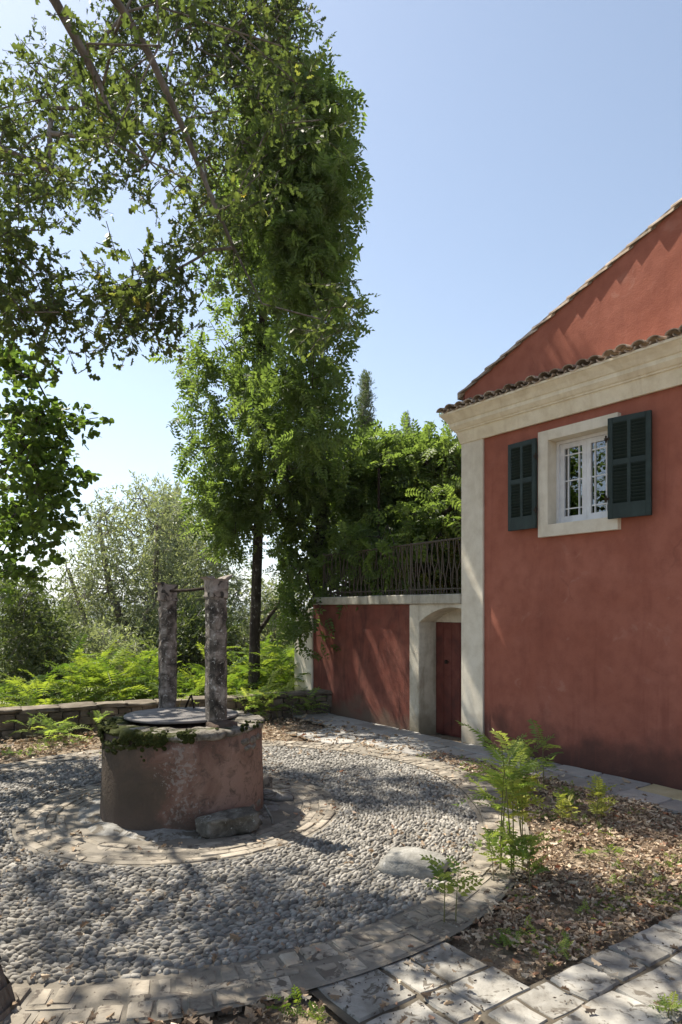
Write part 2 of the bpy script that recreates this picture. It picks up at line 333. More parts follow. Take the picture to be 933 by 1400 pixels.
# one domed pebble: 8 segments, 3 rings
pv = []; pfz = []; pfi = []
for r, z in ((1, -.35), (.93, .35), (.6, .82)):
    for i in range(8): a = 2*math.pi*i/8; pv.append((r*math.cos(a), r*math.sin(a), z))
pv.append((0, 0, 1))
for k in range(2):
    for i in range(8): pfz.append(4); pfi += [k*8+i, k*8+(i+1) % 8, k*8+8+(i+1) % 8, k*8+8+i]
for i in range(8): pfz.append(3); pfi += [16+i, 16+(i+1) % 8, 24]
PEB = (np.array(pv), np.array(pfz), np.array(pfi))
def pebble_variant(seed):
    g = np.random.default_rng(seed); v = PEB[0].copy(); v[:, :2] *= 1+.16*g.normal(size=(25, 1)); v[:, 2] *= 1+.1*g.normal(size=25); v[:, 0] += .12*v[:, 2]*g.normal()
    return v
peb = []
r = 1.33
while r < 2.8:
    a = rng.uniform(0, 1)
    end = a+2*math.pi
    while a < end:
        L = rng.uniform(.030, .066); aa = a+.5*L/r
        if r < Rout(aa)-.02:
            rr = r+rng.normal()*.006
            peb.append((WELL[0]+math.cos(aa)*rr, WELL[1]+math.sin(aa)*rr, aa, L))
        a += L*.93/r
    r += rng.uniform(.024, .031)
peb = np.array(peb)
BOULD = gnd(566, 1196)[:2]
peb = peb[np.hypot(peb[:, 0]-BOULD[0], peb[:, 1]-BOULD[1]-.06) > .15]
npb = len(peb); ppos = np.stack([peb[:, 0], peb[:, 1], .008+rng.uniform(-.004, .006, npb)], 1)
pang = peb[:, 2]+math.pi/2+rng.normal(size=npb)*.35
ptilt = rng.normal(size=(npb, 2))*.14
prot = np.array([(Matrix.Rotation(a, 3, 'Z') @ Matrix.Rotation(t0, 3, 'X') @ Matrix.Rotation(t1, 3, 'Y')) for a, (t0, t1) in zip(pang, ptilt)])
psc = np.stack([peb[:, 3]*.52, rng.uniform(.0115, .0165, npb), rng.uniform(.010, .019, npb)], 1)
pp = proj(ppos); dist = np.hypot(peb[:, 0], peb[:, 1])
inview = (pp[:, 0] > 4) & (pp[:, 0] < 929) & (pp[:, 1] < 1396)
order = np.argsort(np.where(inview, dist/ (peb[:, 3]*.5+.02), 1e6)); near = order[:300]; rest = order[300:]
pvar = [npmesh('pebble', pebble_variant(s), PEB[1], PEB[2], smooth=True) for s in range(8)]
for me in pvar: me.materials.append(M['pebble'])
for i, k in enumerate(near):
    o = bpy.data.objects.new('pebble', pvar[i % 8]); COL.objects.link(o); o.parent = pave
    o.matrix_local = Matrix.Translation(ppos[k]) @ Matrix(prot[k]).to_4x4() @ Matrix.Diagonal((*psc[k], 1))
Vs = []; S = []; I = []; off = 0
for s in range(8):
    kk = rest[s::8]; v = pebble_variant(s)
    V = np.einsum('nij,nvj->nvi', prot[kk], v[None]*psc[kk][:, None, :])+ppos[kk][:, None, :]
    Vs.append(V.reshape(-1, 3)); S.append(np.tile(PEB[1], len(kk))); I.append((PEB[2][None]+(np.arange(len(kk))*25)[:, None]).ravel()+off); off += len(kk)*25
tag(obj('pebbles', npmesh('pebbles', np.concatenate(Vs), np.concatenate(S), np.concatenate(I), smooth=True), M['pebble'], pave), kind='stuff')
# bricks --------------------------------------------------------------
def brick_mesh(L, Wd, T, seed):
    g = random.Random(seed); mb = MB(); mb.cbox(-L/2, L/2, -Wd/2, Wd/2, -T, 0, .007)
    mb.v = [(x+g.gauss(0, .0025), y+g.gauss(0, .0025), z+g.gauss(0, .0018)) for x, y, z in mb.v]
    me = mb.mesh('brick'); me.materials.append(M['brick']); return me
def brick_ring(parent, rows, rfun, zt, maxn, keep=lambda x, y: True):
    spots = []
    for (ro, dep, ln) in rows:
        cnt = int(2*math.pi*(rfun(0)+ro)/(ln+.005))
        for i in range(cnt):
            a = 2*math.pi*(i+.5*(rows.index((ro, dep, ln)) % 2))/cnt+random.gauss(0, .002); rr = rfun(a)+ro+dep/2
            x, y = WELL[0]+math.cos(a)*rr, WELL[1]+math.sin(a)*rr
            if keep(x, y): spots.append((math.hypot(x, y), x, y, a, dep, ln))
    q = proj(np.array([(s[1], max(s[2], .1), 0) for s in spots])); vis = [(-20 < a < 950 and b < 1420 and s[2] > 1) for (a, b), s in zip(q, spots)]
    spots = [s for s, v in sorted(zip(spots, vis), key=lambda t: (not t[1], t[0][0]))]
    lib = {}; rest = MB()
    for i, (dd, x, y, a, dep, ln) in enumerate(spots):
        key = (dep, ln); lib.setdefault(key, [brick_mesh(ln, dep, .045, s+int(ln*1000)) for s in range(5)])
        z = zt+random.gauss(0, .004); rt = (random.gauss(0, .018), random.gauss(0, .018), a+math.pi/2+random.gauss(0, .03))
        if i < maxn: obj('brick', lib[key][i % 5], None, parent, (x, y, z), rt)
        else:
            mt = Matrix.Translation((x, y, z)) @ Matrix.Rotation(rt[2], 4, 'Z'); me = lib[key][i % 5]
            rest.add([mt @ v.co for v in me.vertices], [p.vertices[:] for p in me.polygons])
    if rest.v: tag(obj('far_bricks', rest.mesh('far_bricks'), M['brick'], parent), kind='stuff')
edge = tag(obj('brick_edging', annulus('brick_edging', lambda a: Rout(a)+.021, lambda a: Rout(a)+.36, .017), M['mortar']), kind='structure')
brick_ring(edge, [(.03, .125, .085), (.159, .045, .21), (.208, .125, .105)], Rout, .022, 300)
inner = tag(obj('brick_apron', annulus('brick_apron', .66, 1.279, .013), M['mortar']), kind='structure')
brick_ring(inner, [(.0, .065, .21), (.071, .065, .2), (.142, .065, .22), (.213, .065, .2), (.284, .065, .21)], lambda a: .935, .018, 260)
# rough concrete skirt round the well
v = []; f = []; seg = 72
prof = [(.64, .05), (.70, .045), (.76, .034), (.83, .018), (.88, -.01)]
for i in range(seg):
    a = 2*math.pi*i/seg
    for k, (r, z) in enumerate(prof):
        nn_ = mnoise.noise((math.cos(a)*2.2, math.sin(a)*2.2, 4.2)); n2 = mnoise.noise((math.cos(a)*7*r, math.sin(a)*7*r, 1.2))
        rr = r+(.12*nn_*(k/4)); v.append((WELL[0]+math.cos(a)*rr, WELL[1]+math.sin(a)*rr, z*(.75+.8*nn_)+.018*n2*(k < 4)))
for i in range(seg):
    j = (i+1) % seg
    for k in range(4): f.append((i*5+k, i*5+k+1, j*5+k+1, j*5+k))
tag(obj('concrete_skirt', pymesh('concrete_skirt', v, f, True), M['concrete']), kind='structure')
# ------------------------------------------------------------------ slabs
def ab(a, b): p = A0-N_*a+D_*b; return p
def slab_mesh(poly, top, thick=.05, seed=0, name='slab'):
    """slab from an outline in metres (ccw), uneven edge, chamfered"""
    g = random.Random(seed); c = np.mean(poly, 0); pts = []
    for i in range(len(poly)):
        p = np.array(poly[i]); q_ = np.array(poly[(i+1) % len(poly)]); ln = np.linalg.norm(q_-p)
        for t_ in ((0, .33, .66) if ln > .22 else (0, .5)):
            r_ = p+(q_-p)*t_; nrm = np.array([q_[1]-p[1], p[0]-q_[0]])/max(ln, 1e-6)
            if t_: r_ = r_+nrm*g.gauss(0, .006)
            else: r_ = r_+(c-r_)/np.linalg.norm(c-r_)*g.uniform(.002, .012)
            pts.append(r_)
    n_ = len(pts); v = []; tl = (g.gauss(0, .012), g.gauss(0, .012)); dz = g.gauss(0, .004)
    for (sh, z) in ((.0, -thick), (0, -.012), (.007, 0)):
        for p in pts:
            d_ = c-p; r_ = p+d_/np.linalg.norm(d_)*sh; v.append((*(r_), top+z+dz+(r_-c)@np.array(tl)+g.gauss(0, .0015)))
    f = [(k*n_+i, k*n_+(i+1) % n_, k*n_+n_+(i+1) % n_, k*n_+n_+i) for k in range(2) for i in range(n_)]
    v.append((*c, top+dz+g.gauss(0, .002))); f += [(2*n_+i, 2*n_+(i+1) % n_, 3*n_) for i in range(n_)]
    return pymesh(name, v, f)
walk = tag(obj('slab_walk', pymesh('slab_walk', [(*ab(a, b), .003) for a, b in ((-.84, -1.6), (3.2, -1.6), (3.2, .02), (-.02, .03), (-.03, .60), (-.84, .60))], [(0, 1, 2, 3, 4, 5)]), M['joint']), kind='structure')
rects = [(-.325, -.02, .005, .232), (-.285, -.03, .245, .585), (-.46, -.30, .248, .545), (-.80, -.475, .25, .585), (-.475, -.335, .005, .235), (-.80, -.485, -.10, .235),
         (-.335, -.15, -.19, -.008)]
a = -.137; ws = [.235, .265, .215, .20, .25, .29, .24, .30, .26, .3, .28, .27]
for wd in ws: rects.append((a, a+wd-.012, -.20, .008+.02*(a > .2))); a += wd
for rb0, rb1, a0 in ((-.50, -.215, -.60), (-.83, -.515, -.84), (-1.2, -.845, -.84), (-1.55, -1.215, -.84)):
    a = a0 if rb0 > -.6 else a0
    while a < 3.1:
        wd = random.uniform(.33, .52); rects.append((a, a+wd-.013, rb0, rb1)); a += wd
for i, (a0, a1, b0, b1) in enumerate(rects):
    if rects.index((a0, a1, b0, b1)) >= 19 and a0 < -.48 and b1 > -.3: pass
    obj('slab', slab_mesh([ab(a0, b0), ab(a1, b0), ab(a1, b1), ab(a0, b1)], .014, .05, i), M['slab'], walk)
# path along house and wall
def un(u, n_): return P0+E_*u+N_*n_
path = tag(obj('house_path', pymesh('house_path', [(*un(u, n_), .003) for u, n_ in ((-3.4, .02), (-3.4, .66), (-1.9, .70), (-1.9, 1.45), (1.32, 1.45), (1.32, .64), (5.5, .64), (5.5, .02))], [tuple(range(7, -1, -1))]), M['mortar']), kind='structure')
for ri, (n0, n1, u0, u1) in enumerate(((.02, .33, -3.4, 5.2), (.335, .64, -3.4, 5.2), (.65, 1.0, -1.8, 1.3), (1.01, 1.42, -1.7, 1.3))):
    u = u0; k = 0
    while u < u1-.1:
        wd = min(random.uniform(.36, .62), u1-u); c = un(u+wd/2, (n0+n1)/2)-WELL; th = math.atan2(c[1], c[0])
        if np.hypot(*c) > Rout(th)+.50:
            mt = M['path_ochre'] if (2.3 < u+wd/2 < 3.1 and ri == 0 and k % 1 == 0) else M['path']
            obj('slab', slab_mesh([un(u, n0), un(u, n1), un(u+wd-.008, n1), un(u+wd-.008, n0)], .017, .03, ri*50+k), mt, path)
        u += wd; k += 1
# ------------------------------------------------------------------ rocks
def rock_mesh(name, sx, sy, sz, seed, sq=.6, jit=.1, lv=2):
    import bmesh
    bm = bmesh.new(); bmesh.ops.create_cube(bm, size=2)
    bmesh.ops.subdivide_edges(bm, edges=bm.edges[:], cuts=lv, use_grid_fill=True)
    for v in bm.verts:
        c = v.co.copy(); s = c.normalized(); p = s*(1-sq)*1.15+c*sq
        d_ = mnoise.noise_vector(p*1.3+Vector((seed*7.3, seed*1.7, 0)))
        p += d_*jit*1.6+mnoise.noise_vector(p*3.1+Vector((seed, 3, 9)))*jit*.6; v.co = Vector((p.x*sx, p.y*sy, p.z*sz))
    me = bpy.data.meshes.new(name); bm.to_mesh(me); bm.free()
    me.polygons.foreach_set('use_smooth', [lv > 2]*len(me.polygons)); return me
o = obj('boulder', rock_mesh('boulder', .20, .13, .10, 3, .3, .16, 5), M['rock'], None, (BOULD[0]+.01, BOULD[1]+.05, .025), (0, .05, -.25))
tag(o, 'smooth pale grey boulder sunk among the cobbles beside the tiny sapling', 'rock')
p = gnd(316, 1143); o = obj('stone_fragment', rock_mesh('stone_fragment', .215, .078, .072, 5, .68, .24, 5), M['rock_dark'], None, (p[0]-.005, p[1]+.02, .095), (.1, -.06, .36))
tag(o, 'long broken block of lichened stone lying against the foot of the well', 'rock')
p = gnd(363, 1086); o = obj('stone_block', rock_mesh('stone_block', .045, .05, .085, 8, .8, .08, 3), M['brick'], None, (p[0]+.01, p[1], .08), (0, 0, .4))
tag(o, 'small upright stone block just right of the well', 'rock')
p = gnd(385, 1095); o = obj('flat_stone', rock_mesh('flat_stone', .14, .10, .035, 9, .5, .16, 3), M['concrete'], None, (p[0]-.05, p[1]+.03, .045), (.1, .1, .2))
tag(o, 'flat pale stone chip lying on the bricks right of the well', 'rock')
mb = MB(); p = gnd(366, 1128); mb.tube([(p[0]-.03, p[1]+.03, .15), (p[0]+.0, p[1], .12), (p[0]+.04, p[1]-.02, .05), (p[0]+.045, p[1]-.03, .02)], .011, 6)
tag(obj('bent_pipe', mb.mesh('bent_pipe', True), M['concrete']), 'bent pale pipe end curving to the ground beside the stone fragment', 'pipe')
# ------------------------------------------------------------------ well
well = thing('stone_well', 'round plastered stone well with two lichened posts and a flat lid', 'well', (WELL[0], WELL[1], 0))
v = []; f = []; seg = 96
prof = [(.672, .0), (.668, .12), (.664, .3), (.66, .45), (.66, .58), (.658, .70), (.640, .715), (.60, .738), (.3, .74), (0.02, .74)]
for i in range(seg):
    a = 2*math.pi*i/seg
    for k, (r, z) in enumerate(prof):
        nn_ = mnoise.noise((math.cos(a)*1.8, math.sin(a)*1.8, z*2.2)); rr = r+(.010*nn_ if k < 6 else 0)
        zz = z+(.03*mnoise.noise((math.cos(a)*4, math.sin(a)*4, 7.)) if k in (5,) else 0); v.append((math.cos(a)*rr, math.sin(a)*rr, zz))
np_ = len(prof)
for i in range(seg):
    j = (i+1) % seg
    for k in range(np_-1): f.append((i*np_+k, j*np_+k, j*np_+k+1, i*np_+k+1))
f.append(tuple(i*np_+np_-1 for i in range(seg)))
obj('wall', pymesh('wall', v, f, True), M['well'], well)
def arc_stone(a0, a1, r0, r1, z0, z1, seed):
    g = random.Random(seed); v = []; f = []; ns = 4
    for i in range(ns+1):
        a = a0+(a1-a0)*i/ns; e_ = .012 if i in (0, ns) else 0
        for (r, z) in ((r0, z0), (r1-.012-e_, z0), (r1-e_, z0+.018), (r1-e_, z1-.02), (r1-.02-e_, z1), (r0, z1)):
            v.append((math.cos(a)*(r+g.gauss(0, .004)), math.sin(a)*(r+g.gauss(0, .004)), z+g.gauss(0, .004)))
    for i in range(ns):
        for k in range(6): f.append((i*6+k, (i+1)*6+k, (i+1)*6+(k+1) % 6, i*6+(k+1) % 6))
    f += [tuple(range(6)), tuple(ns*6+k for k in range(5, -1, -1))]
    return pymesh('rim_stone', v, f, True)
a = 0; k = 0
while a < 2*math.pi-.12:
    da = min(random.uniform(.2, .42), 2*math.pi-a); obj('rim_stone', arc_stone(a, a+da-.010, .40, .678+random.uniform(-.010, .008), .705+random.uniform(-.01, .01), .760+random.uniform(-.008, .006), k), M['rim'], well); a += da; k += 1
for (a0, a1, z0, z1) in ((-.62, -.44, .615, .668), (-.43, -.26, .61, .668), (-.25, -.1, .615, .668), (-.56, -.40, .565, .610), (-.39, -.28, .56, .605), (-2.75, -2.55, .62, .668), (-2.54, -2.3, .615, .668), (-2.28, -2.1, .62, .668), (-2.5, -2.36, .57, .612), (-2.34, -2.2, .575, .612), (-2.08, -1.9, .622, .668), (-.3, -.12, .06, .13), (-.48, -.32, .05, .12)):
    obj('rim_stone', arc_stone(a0, a1, .6, .672, z0, z1, k), M['rim'], well); k += 1
# moss clumps hanging on the rim (joined)
mb = MB(); g = random.Random(4)
nm = 900; ang = np.concatenate([rng.uniform(-3.2, -1.25, 700), rng.uniform(-3.2, 3.2, 200)]); mz = np.concatenate([.765-np.abs(rng.normal(size=700))*.055, rng.uniform(.745, .77, 200)])
keepm = np.array([mnoise.noise((math.cos(a_)*3, math.sin(a_)*3, z_*9)) > -.12 for a_, z_ in zip(ang, mz)]); ang = ang[keepm]; mz = mz[keepm]; nm = len(ang)
mr = np.where(mz > .752, rng.uniform(.56, .68, nm), np.where(mz > .67, .678, .655)); mpos = np.stack([np.cos(ang)*mr, np.sin(ang)*mr, mz], 1)
msc = np.stack([rng.uniform(.008, .022, nm)]*2+[rng.uniform(.006, .014, nm)], 1)
Rm = frames(np.stack([-np.sin(ang), np.cos(ang), 0*ang], 1), np.stack([np.cos(ang), np.sin(ang), np.where(mz > .752, 4, .3)], 1))
tag(obj('moss', inst('moss', PEB, mpos, Rm, msc, smooth=True), M['moss'], well), kind='stuff')
# lid
v = []; f = []; seg = 64
for k, (r, z) in enumerate(((.46, .766), (.48, .770), (.482, .786), (.472, .791), (.25, .795), (.01, .797))):
    for i in range(seg):
        a = 2*math.pi*i/seg; v.append((math.cos(a)*r*(1+.006*mnoise.noise((math.cos(a)*3, math.sin(a)*3, 0))), math.sin(a)*r, z+.004*mnoise.noise((math.cos(a)*r*5, math.sin(a)*r*5, 2))))
for k in range(5):
    for i in range(seg): f.append((k*seg+i, k*seg+(i+1) % seg, k*seg+seg+(i+1) % seg, k*seg+seg+i))
lid = obj('lid', pymesh('lid', v, f, True), M['lid'], well, (-.05, .12, 0), (R_(-1.2), 0, 0))
mb = MB(); mb.tube([(-.06, .40, .79), (-.03, .39, .86), (-.0, .37, .91)], .009, 5); mb.tube([(0., .37, .91), (.02, .33, .86), (.04, .30, .80)], .009, 5)
obj('handle', mb.mesh('handle', True), M['iron'], lid)
def octa(s, ch, z, rot=0, jit=0, g=random):
    h = s/2; c = ch; pts = [(h, -h+c), (h, h-c), (h-c, h), (-h+c, h), (-h, h-c), (-h, -h+c), (-h+c, -h), (h-c, -h)]
    return [(x+g.gauss(0, jit), y+g.gauss(0, jit), z) for x, y in pts]
def post_mesh(s, h, seed):
    g = random.Random(seed); v = []; zs = np.linspace(0, h, 22)
    for z in zs: v += octa(s*(1-.03*z/h), s*.24, z, 0, .0028, g)
    f = [(k*8+i, k*8+(i+1) % 8, k*8+8+(i+1) % 8, k*8+8+i) for k in range(21) for i in range(8)]; f.append(tuple(range(21*8, 22*8)))
    return pymesh('post', v, f)
def capital_mesh(s, z0, horns, seed):
    g = random.Random(seed); v = []
    zz = [(z0, s*.96), (z0+.010, s*1.03), (z0+.05, s*1.0), (z0+.10, s*1.01), (z0+.14, s*1.04), (z0+.155, s*1.05)]
    for z, w_ in zz: v += octa(w_, w_*.12, z, 0, .003, g)
    nk = len(zz); f = [(k*8+i, k*8+(i+1) % 8, k*8+8+(i+1) % 8, k*8+8+i) for k in range(nk-1) for i in range(8)]; f += [tuple(range(7, -1, -1)), tuple(range((nk-1)*8, nk*8))]
    mb = MB(); mb.add(v, f); zt = z0+.154; h = s*.57
    for sx in horns:
        x0, x1 = (h*.45, h) if sx > 0 else (-h, -h*.4)
        mb.add([(x0, -h*.9, zt), (x1, -h*.9, zt), (x1, h*.9, zt), (x0, h*.9, zt), (x0+.02*sx, -h*.8, zt+.018), (x1+.028*sx, -h*.8, zt+.04 if sx > 0 else zt+.026), (x1+.028*sx, h*.8, zt+.036 if sx > 0 else zt+.022), (x0+.02*sx, h*.8, zt+.018)],
               [(0, 3, 2, 1), (4, 5, 6, 7), (0, 1, 5, 4), (1, 2, 6, 5), (2, 3, 7, 6), (3, 0, 4, 7)])
    return mb.mesh('capital')
pr = np.array([-1.02, 5.57])-WELL; pl = np.array([-1.63, 6.42])-WELL
for (q_, s, zt, hs, sd, rz) in ((pr, .158, 1.94, (-1, 1), 1, .62), (pl, .152, 1.925, (-1,), 2, .62)):
    po = obj('post', post_mesh(s, zt-.15-.70, sd), M['post'], well, (q_[0], q_[1], .70), (0, 0, rz))
    obj('capital', capital_mesh(s, zt-.155-.70, hs, sd), M['capital'], po)
# plaster fillet under right post
obj('post_base', rock_mesh('post_base', .115, .10, .09, 14, .5, .08, 4), M['well'], well, (pr[0]+.05, pr[1]-.04, .70), (0, 0, .6))
mb = MB(); d_ = (pr-pl)/np.linalg.norm(pr-pl); a_ = pl+d_*.02; b_ = pr-d_*.02
mb.tube([(*a_, 1.865), (*(a_*.5+b_*.5), 1.862), (*b_, 1.875)], .014, 8); obj('iron_bar', mb.mesh('iron_bar', True), M['iron'], well)
# ------------------------------------------------------------------ low stone wall
lw = thing('low_stone_wall', 'low rubble stone wall running behind the well at the edge of the court', 'wall', (*WA, 0), math.atan2(WT[1], WT[0]))
L0, L1 = -2.6, float(np.linalg.norm(WB-WA))+.35
mb = MB(); mb.box(L0, L1, .05, .33, -.9, .30); obj('core', mb.mesh('core'), M['mortar'], lw)
for row, (z0, z1) in enumerate(((.0, .10), (.10, .20), (.20, .295))):
    x = L0+random.uniform(0, .1)
    while x < L1-.08:
        wd = min(random.uniform(.12, .30), L1-x)
        obj('stone', rock_mesh('stone', wd/2-.004, .07, (z1-z0)/2+.004, random.random()*40, .75, .10, 2), M['wallstone'], lw, (x+wd/2, .055+random.gauss(0, .012), (z0+z1)/2+random.gauss(0, .006)))
        x += wd
x = L0
while x < L1-.1:
    wd = min(random.uniform(.28, .5), L1-x)
    obj('coping_stone', rock_mesh('coping_stone', wd/2+.004, .195, .028, random.random()*40, .8, .16, 4), M['walltop'], lw, (x+wd/2, .17, .335+random.gauss(0, .006)), (random.gauss(0, .02), random.gauss(0, .015), 0)); x += wd
# ------------------------------------------------------------------ retaining wall
HR = FACADE_ROT
rw = thing('retaining_wall', 'old faded red retaining wall with cream piers, coping and a small arched doorway', 'wall', fac(0, 0, 0), HR)
mb = MB(); mb.box(-3.48, -1.002, .03, .40, -.4, 1.758); obj('panel', mb.mesh('panel'), M['red_old'], rw)
mb = MB(); mb.cbox(-1.0, -.80, 0, .42, -.1, 1.757, .008); obj('pier', mb.mesh('pier'), M['cream_old'], rw)
mb = MB(); mb.cbox(-4.05, -3.484, 0.0, .42, -.5, 1.70, .012); obj('pier', mb.mesh('pier'), M['cream'], rw)
mb = MB(); mb.cbox(-3.42, -1.9, -.035, .40, 1.76, 1.885, .012); mb.cbox(-1.897, -.9, -.033, .40, 1.761, 1.890, .012); mb.cbox(-.897, -.004, -.035, .40, 1.76, 1.888, .012); obj('coping', mb.mesh('coping'), M['coping'], rw)
# arch
def archz(u): return 1.715-.30*((u+.16)/.66)**2 if u > -.72 else 1.47
us = [-.798]+list(np.linspace(-.76, -.003, 14)); v = []; f = []
for u in us:
    za = min(1.715-.19*((u+.18)/.6)**2, 1.72)
    for wd in (.003, .30): v += [(u, wd, za), (u, wd, 1.759)]
for i in range(len(us)-1):
    a, b_ = i*4, (i+1)*4; f += [(a, b_, b_+1, a+1), (a+2, a+3, b_+3, b_+2), (a, a+2, b_+2, b_), (a+1, b_+1, b_+3, a+3)]
obj('arch', pymesh('arch', v, f), M['cream_old'], rw)
mb = MB(); mb.box(-.798, -.003, .305, .40, 1.515, 1.757); obj('lintel', mb.mesh('lintel'), M['cream_old'], rw)
door = mb = MB(); mb.box(-.797, .02, .32, .36, -.02, 1.513); door = obj('door', mb.mesh('door'), M['door'], rw)
for i in range(5):
    mb = MB(); mb.cbox(-.79+i*.155, -.79+i*.155+.150, .305, .322, .01, 1.51, .004); obj('plank', mb.mesh('plank'), M['door'], door)
mb = MB(); mb.box(-.60, -.56, .285, .304, .95, 1.0); mb.tube([(-.58, .27, .98), (-.5, .27, .98)], .008, 6); obj('latch', mb.mesh('latch'), M['iron'], door)
tg = pymesh('terrace', [fac(u, wd, 1.86) for u, wd in ((-3.9, .38), (0, .38), (0, 14), (-9, 14), (-9, 4))], [(0, 1, 2, 3, 4)])
tag(obj('terrace', tg, M['soil']), kind='structure')
mb = MB(); c = [fac(u, wd, 0)[:2] for u, wd in ((-3.9, .40), (-4.3, 1.), (-9, 4.), (-9, 14))]
v = [(*p_, z) for p_ in c for z in (-4, 1.858)]; f = [(2*i, 2*i+1, 2*i+3, 2*i+2) for i in range(3)]
tag(obj('terrace_bank', pymesh('terrace_bank', v, f), M['soil']), kind='structure')
# railing of bent crossing bars
rl = thing('railing', 'rusty iron railing of thin crossing bars on top of the retaining wall', 'railing', fac(0, 0, 0), HR)
mb = MB(); mb.tube([(-3.3, .12, 2.58), (-1.1, .12, 2.60), (-.01, .12, 2.61)], .013, 6); mb.tube([(-3.3, .12, 1.96), (-.01, .12, 1.96)], .011, 6); obj('rail', mb.mesh('rail'), M['rail'], rl)
u = -3.28; k = 0
while u < -.03:
    mb = MB(); s = (-1)**k*.052; pts = []
    for t_ in np.linspace(0, 1, 6): pts.append((u+s*(t_-.5)*2+random.gauss(0, .005), .12+random.gauss(0, .008), 1.895+t_*.71))
    mb.tube(pts, .0085, 5); obj('bar', mb.mesh('bar'), M['rail'], rl); u += random.uniform(.042, .062); k += 1
for u in (-3.3, -1.1, -.03):
    mb = MB(); mb.tube([(u, .12, 1.88), (u, .12, 2.62)], .016, 6); obj('post', mb.mesh('post'), M['rail'], rl)
# ------------------------------------------------------------------ house
hs = thing('red_house', 'red plastered house with cream cornice, tiled gable and green shuttered window', 'house', fac(0, 0, 0), HR)
W0 = .03; UL = 11.; RID = 5.6
def verge(u): return 4.42+.372*(u if u <= RID else 2*RID-u)
wu0, wu1, wz0, wz1 = 1.345, 2.085, 2.625, 3.555
mb = MB(); xs = [.005, wu0, wu1, UL]; zs = [-.3, wz0, wz1, 4.17]
for i in range(3):
    for k in range(3):
        if i == 1 and k == 1: continue
        mb.add([(xs[i], W0, zs[k]), (xs[i+1], W0, zs[k]), (xs[i+1], W0, zs[k+1]), (xs[i], W0, zs[k+1])], [(0, 1, 2, 3)])
mb.add([(.03, W0, 4.17), (UL, W0, 4.17), (UL, W0, verge(UL)), (RID, W0, verge(RID)), (.03, W0, verge(.03))], [(0, 1, 2, 3, 4)])
mb.add([(.005, W0, -.3), (.005, 9, -.3), (.005, 9, 4.4), (.005, W0, 4.4)], [(0, 1, 2, 3)][::-1])
mb.add([(UL, W0, -.3), (UL, 9, -.3), (UL, 9, verge(UL)), (UL, W0, verge(UL))], [(0, 1, 2, 3)])
mb.add([(.005, 9, -.3), (UL, 9, -.3), (UL, 9, 4.42), (.005, 9, 4.42)], [(0, 1, 2, 3)])
obj('wall', mb.mesh('wall'), M['red'], hs)
mb = MB(); mb.box(-.0, .36, 0, .028, -.1, 3.782); mb.box(-.0, .004, .028, .36, -.1, 3.782); obj('pilaster', mb.mesh('pilaster'), M['cream'], hs)
prof = [(-.02, 3.778), (.012, 3.778), (.016, 3.80), (.048, 3.925), (.064, 3.928), (.066, 3.944), (.080, 3.952), (.098, 3.978), (.110, 3.995), (.112, 4.035), (.124, 4.042), (.150, 4.085), (.185, 4.128), (.196, 4.135), (.197, 4.160), (-.03, 4.21)]
v = []; f = []
for (o_, z) in prof: v += [(UL, -o_, z), (5.5, -o_, z), (-o_, -o_, z), (-o_, 8, z)]
for i in range(len(prof)-1):
    for k in range(3): f.append((i*4+k, (i+1)*4+k, (i+1)*4+k+1, i*4+k+1))
obj('cornice', pymesh('cornice', v, f), M['cornice'], hs)
def barrel(L, r0, r1, th=.012, seg=8, concave=False):
    """half round clay tile along +y, wide end at y=L"""
    v = []; f = []
    for (y, r) in ((0, r0), (L, r1)):
        for rr in (r, r-th):
            for i in range(seg+1):
                a = math.pi*i/seg; v.append((-math.cos(a)*rr, y, (math.sin(a)*rr*.62)*(-1 if concave else 1)+(.0 if not concave else r*.5)))
    m_ = seg+1
    def q4(a, b_): return [(a+i, a+i+1, b_+i+1, b_+i) for i in range(seg)]
    f += q4(0, 2*m_)+q4(3*m_, m_)+q4(2*m_, 3*m_)+q4(m_, 0)
    f += [(0, m_, 3*m_, 2*m_), (seg, 2*m_+seg, 3*m_+seg, m_+seg)]
    return pymesh('roof_tile', v, f)
tcov = barrel(.42, .054, .072, .013); tpan = barrel(.40, .070, .060, .012, 6, True)
for me in (tcov, tpan): me.materials.append(M['tile'])
TW = .157
for i in range(34):
    u = -.155+i*TW+random.gauss(0, .004)
    obj('roof_tile', tcov, None, hs, (u, .20+random.gauss(0, .006), 4.262), (R_(-9)+random.gauss(0, .02), random.gauss(0, .03), math.pi+random.gauss(0, .02)))
    if i < 33: obj('pan_tile', tpan, None, hs, (u+TW/2, .185+random.gauss(0, .008), 4.222), (R_(-9), random.gauss(0, .02), math.pi))
for i in range(6):
    obj('roof_tile', tcov, None, hs, (.20, -.02+i*.165, 4.285), (R_(-9), random.gauss(0, .03), math.pi/2+random.gauss(0, .02)))
